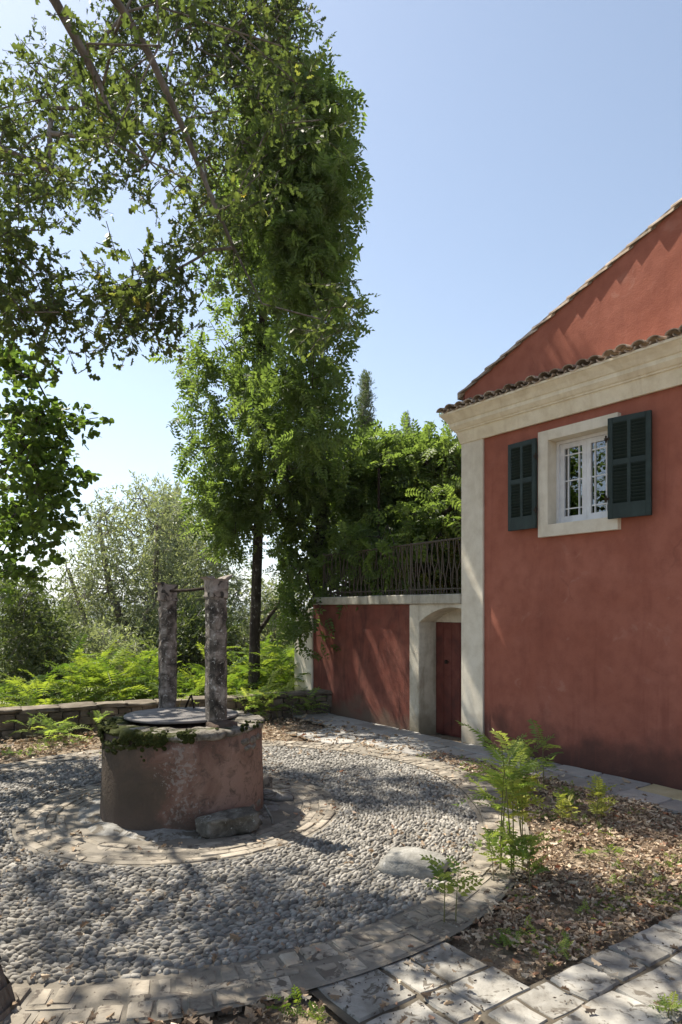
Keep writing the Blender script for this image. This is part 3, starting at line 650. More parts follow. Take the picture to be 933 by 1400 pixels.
# verge tiles stepping up the gable
vt = barrel(.30, .074, .096, .010, 8); vt.materials.append(M['tile'])
sl = math.atan(.372); st = .232
for i in range(24):
    u = -.02+i*st
    o = obj('verge_tile', vt, None, hs); zb = verge(u)+.010
    o.matrix_local = Matrix.Translation((u+.28*math.cos(sl), -.005+.084+random.gauss(0, .008), zb+.28*math.sin(sl)-.028)) @ Matrix.Rotation(math.pi/2, 4, 'Z') @ Matrix.Rotation(-sl+R_(5.5)+random.gauss(0, .012), 4, 'X')
mb = MB(); th = .07
for (ua, ub) in ((-.12, RID), (RID, UL+.2)):
    za, zb = verge(max(ua, 0))-.04*(ua < 0), verge(ub)
    mb.add([(ua, .05, za), (ub, .05, zb), (ub, 9.1, zb), (ua, 9.1, za), (ua, .05, za+th), (ub, .05, zb+th), (ub, 9.1, zb+th), (ua, 9.1, za+th)], [(0, 1, 2, 3), (7, 6, 5, 4), (0, 4, 5, 1), (2, 6, 7, 3), (0, 3, 7, 4)])
obj('roof', mb.mesh('roof'), M['tile'], hs)
# window ---------------------------------------------------------------
WNm = bpy.data.meshes.new('window'); mb = MB()
fu0, fu1, fz0, fz1 = 1.214, 2.194, 2.494, 3.665
mb.box(fu0, wu0, -.03, .20, fz0, fz1); mb.box(wu1, fu1, -.03, .20, fz0, fz1); mb.box(wu0, wu1, -.03, .20, wz1, fz1); mb.box(wu0, wu1, -.03, .20, fz0, wz0)
win = obj('window', mb.mesh('window'), M['cream'], hs)
mb = MB(); G_ = .14; y0, y1 = G_, G_+.05
def fr_(mb, u0, u1, z0, z1, t_, ya, yb):
    mb.box(u0, u0+t_, ya, yb, z0, z1); mb.box(u1-t_, u1, ya, yb, z0, z1); mb.box(u0+t_, u1-t_, ya, yb, z1-t_, z1); mb.box(u0+t_, u1-t_, ya, yb, z0, z0+t_)
fr_(mb, wu0+.002, wu1-.002, wz0+.002, wz1-.002, .035, G_-.02, G_+.06); obj('frame', mb.mesh('frame'), M['white'], win)
mid = (wu0+wu1)/2
for (u0, u1) in ((wu0+.039, mid+.001), (mid+.003, wu1-.039)):
    z0, z1 = wz0+.039, wz1-.039; mb = MB(); fr_(mb, u0, u1, z0, z1, .052, G_, G_+.045); obj('casement', mb.mesh('casement'), M['white'], win)
    gu0, gu1, gz0, gz1 = u0+.052, u1-.052, z0+.052, z1-.052; W_, H_ = gu1-gu0, gz1-gz0
    cu = [0, .20, .80, 1]; cz = [0, .11, .52, .90, 1]
    for c_ in cu[1:-1]:
        mb = MB(); mb.box(gu0+W_*c_-.006, gu0+W_*c_+.006, G_+.008, G_+.034, gz0, gz1); obj('glazing_bar', mb.mesh('glazing_bar'), M['white'], win)
    for c_ in cz[1:-1]:
        mb = MB(); mb.box(gu0, gu1, G_+.010, G_+.032, gz0+H_*c_-.006, gz0+H_*c_+.006); obj('glazing_bar', mb.mesh('glazing_bar'), M['white'], win)
    for i in range(3):
        for k in range(4):
            mb = MB(); mb.box(gu0+W_*cu[i]+.004, gu0+W_*cu[i+1]-.004, G_+.019, G_+.023, gz0+H_*cz[k]+.004, gz0+H_*cz[k+1]-.004)
            obj('pane', mb.mesh('pane'), M['glass'], win, None, (0, random.gauss(0, .0004), 0))
mb = MB(); mb.add([(wu0-.6, .3, 2.2), (wu1+.6, .3, 2.2), (wu1+.6, 2.5, 2.2), (wu0-.6, 2.5, 2.2), (wu0-.6, .3, 3.9), (wu1+.6, .3, 3.9), (wu1+.6, 2.5, 3.9), (wu0-.6, 2.5, 3.9)], [(0, 1, 2, 3), (7, 6, 5, 4), (1, 5, 6, 2), (2, 6, 7, 3), (3, 7, 4, 0)])
obj('room', mb.mesh('room'), M['dim'], win)
def shutter(loc, rz, wd, hinge_right):
    s = obj('shutter', None, None, hs, loc, (0, 0, rz)); mb = MB(); H_ = 1.005; T = .036; st_ = .052
    mb.cbox(0, st_, 0, T, 0, H_, .004); mb.cbox(wd-st_, wd, 0, T, 0, H_, .004); mb.cbox(wd/2-.018, wd/2+.018, .001, T-.001, .001, H_-.001, .003)
    mb.box(st_, wd-st_, .002, T-.002, H_-.055, H_-.001); mb.box(st_, wd-st_, .002, T-.002, .001, .15); mb.box(st_, wd-st_, .002, T-.002, .53, .585)
    me = mb.mesh('shutter'); o = bpy.data.objects.new('shutter', me); me.materials.append(M['shutter'])
    bpy.data.objects.remove(s); COL.objects.link(o); o.parent = hs; o.location = loc; o.rotation_euler = (0, 0, rz)
    sm_ = MB(); wsl = wd/2-.018-st_; sm_.box(0, wsl, -.022, .022, -.003, .003); sme = sm_.mesh('slat'); sme.materials.append(M['shutter'])
    for col in (st_, wd/2+.018):
        for (za, zb, nsl) in ((.155, .525, 11), (.59, .945, 11)):
            for k_ in range(nsl):
                obj('slat', sme, None, o, (col, T/2, za+(zb-za)*(k_+.5)/nsl), (R_(-48)+random.gauss(0, .05), 0, 0))
    for zh in (.2, .8):
        hb = MB(); x = wd if hinge_right else 0; sg = 1 if hinge_right else -1
        hb.box(min(x-.02*sg, x+.03*sg), max(x-.02*sg, x+.03*sg), -.008, .006, zh-.012, zh+.012); hb.tube([(x+.012*sg, -.006, zh-.035), (x+.012*sg, -.006, zh+.035)], .009, 6); obj('hinge', hb.mesh('hinge'), M['iron'], o)
    return o
s1 = shutter((.80, -.055, 2.600), R_(-1.5), .405, True); s1['label'] = 'left dark green louvred shutter folded flat on the wall'
s2 = shutter((2.135, -.115, 2.595), R_(9), .425, False); s2['label'] = 'right dark green louvred shutter standing slightly off the wall'
# ------------------------------------------------------------------ vegetation library
def T_from(polys):
    v = []; s = []; i = []
    for p in polys:
        b0 = len(v); v += p; s.append(len(p)); i += list(range(b0, b0+len(p)))
    return (np.array(v, float), np.array(s), np.array(i))
def leaf_T(half, fold=.10, curl=-.12):
    def z(x, y): return abs(x)*fold*2+curl*y*y
    r = [(x, y, z(x, y)) for x, y in half]; l = [(-x, y, z(x, y)) for x, y in half[::-1]]
    return T_from([r, l])
OAK = leaf_T([(0, 0), (.10, .14), (.24, .24), (.10, .36), (.33, .54), (.13, .64), (.22, .83), (0, 1)])
ROUND = leaf_T([(0, 0), (.36, .05), (.52, .42), (.36, .8), (0, 1)], .12, -.1)
LANCE = leaf_T([(0, 0), (.15, .3), (.12, .65), (0, 1)], .08, -.15)
SLIM = leaf_T([(0, 0), (.10, .45), (0, 1)], .1, -.1)
def pinnate(npairs, lw, ll, droop, seed):
    """compound leaf along +y, one metre long, with real leaflets"""
    g = np.random.default_rng(seed); P = []
    def mid_(t_): return np.array([.03*math.sin(t_*3+seed), t_*(1-.25*droop*t_), -droop*t_*t_*.55])
    for k_ in range(npairs*2+1):
        t_ = .16+.84*(k_//2)/(npairs-.5) if k_ < npairs*2 else 1.; t_ = min(t_, 1)
        b = mid_(t_); sd = 1 if k_ % 2 else -1; s_ = ll*(1-.55*abs(t_-.42))*g.uniform(.85, 1.1)
        d_ = np.array([sd*1., .42+.2*g.normal()*.4, -.22+.2*g.normal()]) if k_ < npairs*2 else np.array([0, 1, -.3])
        d_ /= np.linalg.norm(d_); w_ = np.cross(d_, [0, 0, 1]); w_ /= np.linalg.norm(w_); tip = b+d_*s_; m1 = b+d_*s_*.42
        up = np.array([0, 0, .10*lw*s_/.2]); P.append([tuple(b), tuple(m1+w_*lw*s_+up), tuple(tip-np.array([0, 0, .06*s_]))]); P.append([tuple(b), tuple(tip-np.array([0, 0, .06*s_])), tuple(m1-w_*lw*s_+up)])
    a, b = mid_(0), mid_(.5); c = mid_(1)
    for (p, q_) in ((a, b), (b, c)): P.append([tuple(p+[.006, 0, 0]), tuple(p-[.006, 0, 0]), tuple(q_-[.004, 0, 0]), tuple(q_+[.004, 0, 0])])
    return T_from(P)
PIN = [pinnate(5, .27, .36, d_, s) for s, d_ in enumerate((.35, .6, .9))]
FERN = [pinnate(12, .15, .20, d_, s+5) for s, d_ in enumerate((.4, .7, 1.0))]
def inpoly(P, poly):
    x, y = P[:, 0], P[:, 1]; c = np.zeros(len(P), bool); n_ = len(poly)
    for i in range(n_):
        (x0, y0), (x1, y1) = poly[i], poly[(i+1) % n_]
        if y0 == y1: continue
        k_ = ((y0 > y) != (y1 > y)) & (x < (x1-x0)*(y-y0)/(y1-y0)+x0); c ^= k_
    return c
def sample_poly(poly, n_, Y0, Y1, clump=.0, freq=1., seed=0, mg=0):
    P = np.array(poly, float); out = np.zeros((0, 3)); g = np.random.default_rng(seed)
    while len(out) < n_:
        q_ = g.uniform(P.min(0), P.max(0), (4000, 2)); q_ = q_[inpoly(q_, poly)]
        for dx, dy in ((mg, 0), (-mg, 0), (0, mg), (0, -mg)):
            if mg: q_ = q_[inpoly(q_+[dx, dy], poly)]
        Y = g.uniform(Y0, Y1, len(q_))
        p3 = np.stack([(q_[:, 0]-466.5)/933*Y, Y, 1.7+(832-q_[:, 1])/933*Y], 1)
        if clump > -1:
            nv = np.array([mnoise.noise(Vector(p)*freq+Vector((seed*3.1, 0, 0))) for p in p3]); p3 = p3[nv > clump-.25+.1*g.normal(size=len(nv))]
        out = np.concatenate([out, p3])
    return out[:n_]
def sample_ell(c, r, n_, seed=0, shell=.35, clump=-.1, freq=.9):
    g = np.random.default_rng(seed); out = np.zeros((0, 3))
    while len(out) < n_:
        d_ = g.normal(size=(3000, 3)); d_ /= np.linalg.norm(d_, axis=1, keepdims=True); rr = (g.uniform(shell**3, 1, 3000))**(1/3)
        p3 = np.array(c)+d_*rr[:, None]*np.array(r); nv = np.array([mnoise.noise(Vector(p)*freq+Vector((seed*2.3, 5, 0))) for p in p3]); out = np.concatenate([out, p3[nv > clump]])
    return out[:n_]
def grow(skel, targets, rtip=.006, jit=.08, sag=.05, pw=.5, seed=0, seglen=.45):
    """skel: list of polylines [(x,y,z,r)...]; joins every target to the nearest wood. returns edges"""
    g = np.random.default_rng(seed); pos = []; par = []; fix = []
    for pl_ in skel:
        prev = -1
        for j, (x, y, z, r_) in enumerate(pl_):
            if j == 0 and pos:
                dd = [np.sum((np.array(p)-(x, y, z))**2) for p in pos]; prev = int(np.argmin(dd))
                if min(dd) < 1e-6: continue
            pos.append((x, y, z)); par.append(prev); fix.append(r_); prev = len(pos)-1
    # densify not needed; greedy join
    tg = np.array(targets); base = np.array(pos)
    dd = np.min(np.linalg.norm(tg[:, None]-base[None], axis=2), 1); arr = np.array(pos)
    buf = np.zeros((len(pos)+len(tg)*12, 3)); buf[:len(pos)] = arr; n_ = len(pos)
    for t_ in tg[np.argsort(dd)]:
        d_ = np.linalg.norm(buf[:n_]-t_, axis=1)+.5*np.maximum(buf[:n_, 2]-t_[2]-1.5, 0); i = int(np.argmin(d_)); a = buf[i].copy(); L = np.linalg.norm(t_-a); m_ = max(1, min(8, int(L/seglen)))
        prev = i
        for s in range(1, m_+1):
            f_ = s/m_; p = a+(t_-a)*f_
            if s < m_: p = p+g.normal(size=3)*jit*min(L, 1.)+np.array([0, 0, sag*L*math.sin(f_*math.pi)])
            buf[n_] = p; par.append(prev); fix.append(None); prev = n_; n_ += 1
    pos = buf[:n_]; cnt = np.zeros(n_); leaf = np.ones(n_)
    for i in range(n_-1, -1, -1):
        cnt[i] += 1 if cnt[i] == 0 else 0
        if par[i] >= 0: cnt[par[i]] += cnt[i]
    rad = np.array([fix[i] if fix[i] else rtip*cnt[i]**pw for i in range(n_)])
    for i in range(n_):
        if par[i] >= 0: rad[i] = min(rad[i], rad[par[i]])
    return pos, np.array(par), rad
def wood_mesh(name, pos, par, rad, seg=6):
    k_ = np.where(par >= 0)[0]; a = pos[par[k_]]; b = pos[k_]; ra = np.minimum(rad[par[k_]], rad[k_]*1.6); rb = rad[k_]
    t_ = b-a; L = np.linalg.norm(t_, axis=1, keepdims=True); t_ = t_/np.maximum(L, 1e-6); up = np.tile([.31, .17, .93], (len(t_), 1)); x = np.cross(t_, up); x /= np.linalg.norm(x, axis=1, keepdims=True); y = np.cross(t_, x)
    an = np.arange(seg)*2*math.pi/seg; ring = x[:, None]*np.cos(an)[None, :, None]+y[:, None]*np.sin(an)[None, :, None]
    V = np.concatenate([a[:, None]-t_[:, None]*ra[:, None, None]*.3+ring*ra[:, None, None], b[:, None]+ring*rb[:, None, None]], 1)
    q_ = np.concatenate([[i, (i+1) % seg, seg+(i+1) % seg, seg+i] for i in range(seg)]); idx = (q_[None]+(np.arange(len(k_))*2*seg)[:, None]).ravel()
    return npmesh(name, V.reshape(-1, 3), np.full(len(k_)*seg, 4), idx, smooth=True)
def sprays(cent, ntw, tlen, nlf, spread=.25, droop=.0, seed=0, up=.5, axis=None):
    """twigs at every cluster centre, leaves along each twig"""
    g = np.random.default_rng(seed); n_ = len(cent)*ntw; c = np.repeat(cent, ntw, 0)
    d_ = g.normal(size=(n_, 3)); d_[:, 2] = d_[:, 2]*.7-droop
    if axis is not None: d_ += np.repeat(axis, ntw, 0)
    d_ /= np.linalg.norm(d_, axis=1, keepdims=True); L = tlen*g.uniform(.6, 1.25, n_); s = c+g.normal(size=(n_, 3))*spread*.4
    t_ = (np.arange(nlf)+.6)/nlf; lp = s[:, None]+d_[:, None]*(t_[None, :, None]*L[:, None, None])+np.array([0, 0, -.12])*(t_**2)[None, :, None]*L[:, None, None]
    ld = d_[:, None]*.55+g.normal(size=(n_, nlf, 3))*.75; ld[..., 2] -= droop*.6
    nz = g.normal(size=(n_, nlf, 3))*.55; nz[..., 2] += up
    tw = np.stack([s, s+d_*L[:, None]], 1); tint_c = np.repeat(g.uniform(0, 1, n_), nlf)
    return lp.reshape(-1, 3), ld.reshape(-1, 3), nz.reshape(-1, 3), tw, tint_c
def twig_mesh(tw, r=.0035):
    n_ = len(tw); P = np.empty((n_*2, 3)); P[0::2] = tw[:, 0]; P[1::2] = tw[:, 1]; par = np.full(n_*2, -1); par[1::2] = np.arange(n_)*2
    return wood_mesh('twigs', P, par, np.full(n_*2, r), 3)
def onwall(px, py):
    d_ = np.array([(px-466.5)/933, 1.]); t_ = (P0@N_)/(d_@N_); return np.array([*(d_*t_), 1.7+(832-py)/933*t_])
# chinks in the crowns through which the sun reaches the terrace wall
CHINKS = np.array([onwall(*q_) for q_ in ((466, 858), (476, 882), (486, 905), (496, 935), (507, 958), (517, 978), (452, 880), (448, 915), (534, 885), (541, 925), (533, 965), (545, 985), (438, 870), (566, 858), (560, 880), (572, 900), (645, 935), (652, 955), (641, 772), (640, 995), (500, 860), (520, 920))])
SV = np.array(SUN)
def chink(P, r):
    ok = np.ones(len(P), bool)
    for c_ in CHINKS:
        d_ = P-c_; a = d_@SV; ok &= (np.linalg.norm(d_-a[:, None]*SV, axis=1) > r) | (a < .3)
    return ok
def foliage(root, T, lp, ld, nz, size, mat, tint, name='crown'):
    mid_ = lp+np.array(root.location)+ld/np.maximum(np.linalg.norm(ld, axis=1, keepdims=True), 1e-6)*size*.5
    if root.name.startswith('vine_clad'): q_ = proj(mid_); mid_ = mid_+np.where((q_[:, 0] > 503) & (q_[:, 1] < 540), 1e4, 0)[:, None]
    ok = (mid_[:, 0] < 5e3) & chink(mid_, .07+.42*size); lp, ld, nz, tint = lp[ok], ld[ok], nz[ok], tint[ok]
    sc = size*rng.uniform(.7, 1.25, len(lp)); return obj(name, inst(name, T, lp, frames(ld, nz), sc, tint), mat, root)
def tint_of(tc, n_, w_=.5): return np.clip(tc*w_+rng.uniform(0, 1, n_)*(1-w_), 0, 1)
def filt_off(c, margin=70):
    q_ = proj(c); ok = (c[:, 1] < .8) | (q_[:, 0] < -margin) | (q_[:, 0] > 933+margin) | (q_[:, 1] < -margin) | (q_[:, 1] > 1400+margin); return c[ok]
# ------------------------------------------------------------------ oak over the court
oak = thing('oak_tree', 'big oak whose lobed leaves and drooping branches hang over the upper left', 'tree', (-1.78, 2.78, 0))
OK = np.array([-1.78, 2.78, 0.])
o_main = [(-90, 15), (25, 55), (80, 45), (100, -90), (438, -90), (432, 60), (445, 95), (488, 205), (478, 330), (490, 420), (440, 500), (395, 470), (350, 515), (300, 500), (262, 450), (245, 380), (238, 335), (200, 280), (150, 265), (120, 305), (80, 295), (-90, 330)]
o_left = [(-60, 300), (70, 285), (95, 395), (112, 495), (85, 510), (50, 475), (25, 440), (-60, 400)]
o_low = [(120, 375), (165, 360), (215, 395), (238, 440), (192, 484), (160, 462), (130, 430)]
c1 = sample_poly(o_main, 400, 4.2, 6.6, .14, 1.3, 3, 30); q_ = proj(c1)
c1 = c1[~((q_[:, 0] > 290) & (q_[:, 1] > 200) & (rng.uniform(size=len(c1)) < .78))]; q_ = proj(c1); c1 = c1[~((q_[:, 0] > 235) & (q_[:, 1] > 330) & (rng.uniform(size=len(c1)) < .4))]
def shade_at(p): return gnd_px(p[:, 0]-p[:, 2]*SUN.x/SUN.z, p[:, 1]-p[:, 2]*SUN.y/SUN.z)
def gnd_px(x, y): return 466.5+x/np.maximum(y, .1)*933, 832+1.7*933/np.maximum(y, .1)
sx_, sy_ = shade_at(c1); far_ = (sx_ > 300) & (sy_ > 1265) & (rng.uniform(size=len(c1)) < .88)   # boughs that reach farther back
def drop_far(p):
    g_ = np.stack([p[:, 0]-p[:, 2]*SUN.x/SUN.z, p[:, 1]-p[:, 2]*SUN.y/SUN.z], 1)
    return ((g_-P0)@N_ < .3) | (rng.uniform(size=len(p)) < .22)
c1[far_] = np.array([0, 0, 1.7])+(c1[far_]-[0, 0, 1.7])*(rng.uniform(9.3, 10.7, far_.sum())/c1[far_, 1])[:, None]
ck = sample_poly([(110, -60), (432, -60), (428, 60), (440, 150), (400, 260), (330, 420), (250, 400), (200, 220), (120, 150)], 300, 9.3, 10.9, .0, 1.0, 6, 24); ck = ck[drop_far(ck)]; c1 = np.concatenate([c1, ck])
c2 = sample_poly(o_left, 24, 4.4, 5.8, -.1, 1, 4, 16); c3 = sample_poly(o_low, 15, 4.8, 5.5, -.3, 1, 5, 14)
off = np.concatenate([sample_ell((-4.6, 3.9, 6.4), (2.3, 2.4, 1.7), 115, 11, .2, .12, .8), sample_ell((-3.9, 6.7, 8.2), (2.4, 2.2, 1.7), 70, 12, .2, .1, .8), sample_ell((-1.2, 2.4, 7.2), (2.2, 2.0, 1.3), 50, 13, .2, .12, .8)])
off = filt_off(off)
sk = [[(-1.78, 2.78, -.1, .47), (-1.82, 2.79, .12, .40), (-1.92, 2.82, .35, .355), (-2.05, 2.9, 1.2, .32), (-2.2, 3.1, 2.4, .28), (-2.6, 3.7, 3.9, .22), (-2.95, 4.5, 5.6, .16), (-3.05, 5.1, 7.0, .12), (-2.9, 5.6, 7.6, .09), (-2.52, 6.0, 7.05, .075), (-2.1, 6.3, 6.2, .06)],
      [(-3.05, 5.1, 7.0, .1), (-2.6, 5.7, 7.7, .085), (-2.0, 6.3, 7.2, .065), (-1.5, 6.7, 6.3, .05), (-1.1, 7.0, 5.4, .03)],
      [(-2.2, 3.1, 2.4, .2), (-3.1, 3.4, 4.2, .16), (-4.0, 3.8, 5.6, .12), (-4.8, 4.0, 6.6, .08)],
      [(-2.95, 4.5, 5.6, .14), (-3.5, 5.8, 7.2, .11), (-3.9, 6.8, 8.2, .08)],
      [(-2.6, 3.7, 3.9, .18), (-2.1, 3.4, 5.6, .13), (-1.5, 2.8, 6.8, .09)],
      [(-3.05, 5.1, 7.0, .1), (-2.3, 6.2, 8.6, .08), (-1.4, 7.2, 9.2, .06)]]
q_ = proj(c1); c1 = c1[~((q_[:, 0] > 120) & (q_[:, 0] < 300) & (q_[:, 1] > 395))]
c3 = np.concatenate([c3, np.array([ray(272, 352, 5.6), ray(258, 360, 5.5), ray(243, 368, 5.4), ray(228, 376, 5.3), ray(285, 342, 5.7), ray(215, 384, 5.2)])])
allc = np.concatenate([c1, c2, c3, off])
for pl_ in sk:
    for j_, (x_, y_, z_, r_) in enumerate(pl_):
        if z_ > 4.5 and x_ > -3.2 and y_ > 4.9: pl_[j_] = (x_*.80, y_*.80, 1.7+(z_-1.7)*.80, r_*.45)
    q0 = list(pl_); pl_.clear()
    for a_, b_ in zip(q0[:-1], q0[1:]):
        for f_ in (0, .33, .66):
            wv = .35*max(a_[3], .05) if f_ and a_[3] < .15 else 0; pl_.append(tuple(a_[i]+(b_[i]-a_[i])*f_+(random.gauss(0, wv) if i < 3 else 0) for i in range(4)))
    pl_.append((*q0[-1][:3], min(q0[-1][3], .014)))
pos, par, rad = grow(sk, allc, .0048, .09, .04, .42, 1)
obj('trunk', wood_mesh('trunk', pos-OK, par, rad, 8), M['bark'], oak)
lp, ld, nz, tw, tc = sprays(np.concatenate([c1, c2, c3]), 7, .28, 8, .28, .15, 2, .5)
foliage(oak, OAK, lp-OK, ld, nz, .077, M['oak'], tint_of(tc, len(lp)))
obj('twigs', twig_mesh(tw-OK, .003), M['twig'], oak)
lp, ld, nz, tw, tc = sprays(off, 6, .42, 7, .4, .1, 3, .5)
foliage(oak, OAK, lp-OK, ld, nz, .115, M['oak'], tint_of(tc, len(lp)), 'high_crown')
# ------------------------------------------------------------------ vine clad tall tree
TB = np.array([*gnd(347, 966)[:2], -.15]); TB[0] = (347-466.5)/933*12.0; TB[1] = 12.0
vt_ = thing('vine_clad_tree', 'tall slim tree wrapped in climbing vine behind the low wall', 'tree', tuple(TB))
v_pol = [(335, 60), (440, 70), (478, 140), (490, 215), (480, 330), (494, 425), (468, 520), (478, 560), (462, 640), (450, 700), (440, 790), (400, 835), (385, 800), (350, 790), (300, 780), (268, 735), (262, 690), (240, 640), (255, 570), (240, 500), (252, 440), (280, 380), (300, 250)]
c = sample_poly(v_pol, 760, 11.0, 12.6, .10, .9, 21, 28); q_ = proj(c); c = c[~((np.abs(q_[:, 0]-352) < 24) & (q_[:, 1] > 712))]; q_ = proj(c); c = c[~((q_[:, 0] > 320) & (q_[:, 1] > 520) & (rng.uniform(size=len(c)) < .06))]; q_ = proj(c); k_ = (q_[:, 0] > 385) & (q_[:, 1] < 600)
c[k_] = np.array([0, 0, 1.7])+(c[k_]-[0, 0, 1.7])*(rng.uniform(9.4, 10.9, k_.sum())/c[k_, 1])[:, None]
c_u = sample_poly([(335, 60), (440, 70), (478, 140), (490, 215), (482, 330), (494, 425), (440, 440), (380, 420), (330, 300)], 230, 9.4, 11.0, .0, .8, 23, 56); c = np.concatenate([c, c_u])
c_e = sample_poly([(405, 790), (440, 760), (445, 820), (420, 890), (408, 870)], 18, 10.9, 11.3, -.5, 1, 22)
c = np.concatenate([c, c_e])
x0 = TB[0]
sk = [[(x0, 12.0, -.3, .125), (x0+.02, 12.0, 1.2, .10), (x0+.08, 12.0, 3.0, .09), (x0+.12, 12.0, 5.5, .075), (x0+.2, 12.0, 8.5, .055), (x0+.45, 12.0, 11, .03)],
      [(x0+.08, 12.0, 3.0, .06), (x0-.5, 12.3, 3.6, .03)], [(x0+.02, 12.0, 1.2, .05), (x0+.5, 12.3, 1.9, .03), (x0+.9, 12.2, 2.5, .02)]]
pos, par, rad = grow(sk, c, .005, .1, .05, .38, 2)
obj('trunk', wood_mesh('trunk', pos-TB, par, rad, 8), M['bark_dark'], vt_)
lp, ld, nz, tw, tc = sprays(c, 4, .30, 3, .5, .35, 5, .6)
third = rng.integers(0, 3, len(lp))
for k_ in range(3):
    s_ = third == k_; foliage(vt_, PIN[k_], lp[s_]-TB, ld[s_], nz[s_], .30, M['vine'], tint_of(tc[s_], s_.sum()))
# ------------------------------------------------------------------ left round leaved tree
RB = np.array([-5.3, 8.0, 0.])
rb = thing('round_leaved_tree', 'tree with rounded heart shaped leaves reaching in from the left edge', 'tree', tuple(RB))
c = sample_poly([(0, 455), (25, 470), (40, 520), (25, 555), (60, 560), (75, 610), (60, 640), (85, 690), (60, 735), (35, 770), (0, 800)], 52, 6.8, 8.6, .0, 1, 31)
arms = []
for (xa, ya, xb, yb) in ((20, 545, 137, 578), (30, 575, 95, 600), (20, 620, 133, 657), (40, 655, 80, 675), (20, 690, 108, 706), (15, 735, 85, 745), (0, 480, 30, 500), (10, 505, 60, 520), (25, 560, 125, 575), (15, 600, 90, 625), (30, 640, 110, 660), (10, 715, 95, 720), (0, 770, 50, 790)):
    for t_ in np.linspace(.0, .98, 13): arms.append(ray(xa+(xb-xa)*t_, ya+(yb-ya)*t_+random.gauss(0, 4), 7.6+random.gauss(0, .12)))
arms = np.array(arms); offc = filt_off(sample_ell((-5.5, 8.0, 4.2), (1.6, 1.6, 1.8), 150, 33, .2, -.2), 40)
sk = [[(*RB[:2], -.1, .16), (-5.35, 8.0, 1.2, .14), (-5.5, 8.0, 2.6, .1), (-5.4, 8.0, 4.0, .06)], [(-5.5, 8, 2.6, .06), (-4.4, 7.8, 3.2, .03), (-3.7, 7.7, 3.4, .015)]]
pos, par, rad = grow(sk, np.concatenate([c, arms, offc]), .004, .05, .05, .42, 3)
obj('trunk', wood_mesh('trunk', pos-RB, par, rad, 6), M['bark_dark'], rb)
lp, ld, nz, tw, tc = sprays(c, 5, .28, 8, .3, .1, 6, 1.2); l2, d2, n2, t2, tc2 = sprays(arms, 2, .14, 6, .10, .25, 7, .7); l3, d3, n3, t3, tc3 = sprays(offc, 5, .3, 7, .3, .1, 8, 1.2)
lp = np.concatenate([lp, l2, l3]); foliage(rb, ROUND, lp-RB, np.concatenate([ld, d2, d3]), np.concatenate([nz, n2, n3]), .066, M['redbud'], tint_of(np.concatenate([tc, tc2, tc3]), len(lp), .3))
# ------------------------------------------------------------------ background trees
def bgtree(name, label, cat, poly, Y0, Y1, ncl, T, size, mat, base, seed, tr=.12, ntw=4, nlf=8, tl=.5, group=None, droop=0, clump=0., up=.5, freq=.6, bark='bark', limbs=None, dropvis=True):
    c = sample_poly(poly, ncl, Y0, Y1, clump, freq, seed); b = np.array(base)
    t = thing(name, label, cat, tuple(b), 0, group); zt = c[:, 2].max(); cm = c.mean(0)
    sk = limbs or [[(*b, tr), (b[0]*.7+cm[0]*.3, b[1], b[2]+(zt-b[2])*.25, tr*.8), (cm[0], cm[1], b[2]+(zt-b[2])*.5, tr*.5), (cm[0], cm[1], b[2]+(zt-b[2])*.8, tr*.25)]]
    pos, par, rad = grow(sk, c, .006*Y0/12, .08, .04, .4, seed); obj('trunk', wood_mesh('trunk', pos-b, par, rad, 5), M[bark], t)
    lp, ld, nz, tw, tc = sprays(c, ntw, tl, nlf, tl, droop, seed+50, up); foliage(t, T, lp-b, ld, nz, size, mat, tint_of(tc, len(lp))); return t
def gb(px, Y): x = (px-466.5)/933*Y; return (x, Y, float(gz(np.array(x), np.array(Y)))-.1)
b = gb(195, 19)
zb = b[2]
bgtree('olive_tree', 'tall grey green olive tree with several stems behind the bright fronds', 'tree', [(90, 930), (82, 790), (95, 735), (125, 705), (155, 690), (178, 668), (196, 655), (212, 690), (250, 690), (275, 720), (282, 800), (270, 930)], 17.5, 20.5, 500, LANCE, .125, M['olive'], b, 41, .2, 5, 10, .55, clump=.06, freq=.7,
       limbs=[[(*b, .22), (b[0]-.2, 19, zb+1.6, .17), (b[0]-.9, 19, zb+3.4, .1), (b[0]-1.2, 19, zb+5.2, .06), (b[0]-1.1, 19, 4., .03)], [(b[0]-.2, 19, zb+1.6, .15), (b[0]+.4, 18.8, zb+3.2, .1), (b[0]+.5, 18.8, zb+5.2, .06)], [(*b, .16), (b[0]-1.4, 18.8, zb+2.2, .09), (b[0]-2., 18.8, zb+4, .05)]])
bgtree('cypress_tree', 'broad grey green cypress column rising behind the olive tree', 'tree', [(203, 900), (205, 760), (212, 700), (226, 670), (240, 672), (252, 700), (262, 770), (265, 900)], 25, 27.5, 420, SLIM, .22, M['olive'], gb(232, 26.5), 42, .25, 5, 10, .6, clump=-.5, droop=-.9)
bgtree('olive_tree', 'pale olive tree at the edge of the vine clad trunk, behind the posts', 'tree', [(262, 930), (262, 740), (280, 690), (310, 740), (330, 800), (340, 930)], 19, 22, 240, LANCE, .125, M['olive'], gb(300, 20.5), 43, .14, 5, 10, .5, clump=.0)
bgtree('evergreen_tree', 'dark bushy evergreen in the lower left behind the wall', 'tree', [(0, 975), (0, 800), (30, 790), (55, 815), (80, 845), (92, 880), (85, 975)], 13, 16, 260, LANCE, .13, M['dark'], gb(30, 15), 44, .16, 5, 9, .45, clump=-.1)
bgtree('evergreen_tree', 'mid green shrubby tree between the olive and the left dark evergreen', 'tree', [(55, 940), (55, 860), (85, 835), (110, 850), (125, 940)], 22, 26, 130, LANCE, .2, M['dark'], gb(85, 24), 45, .16, 5, 9, .6, clump=-.2)
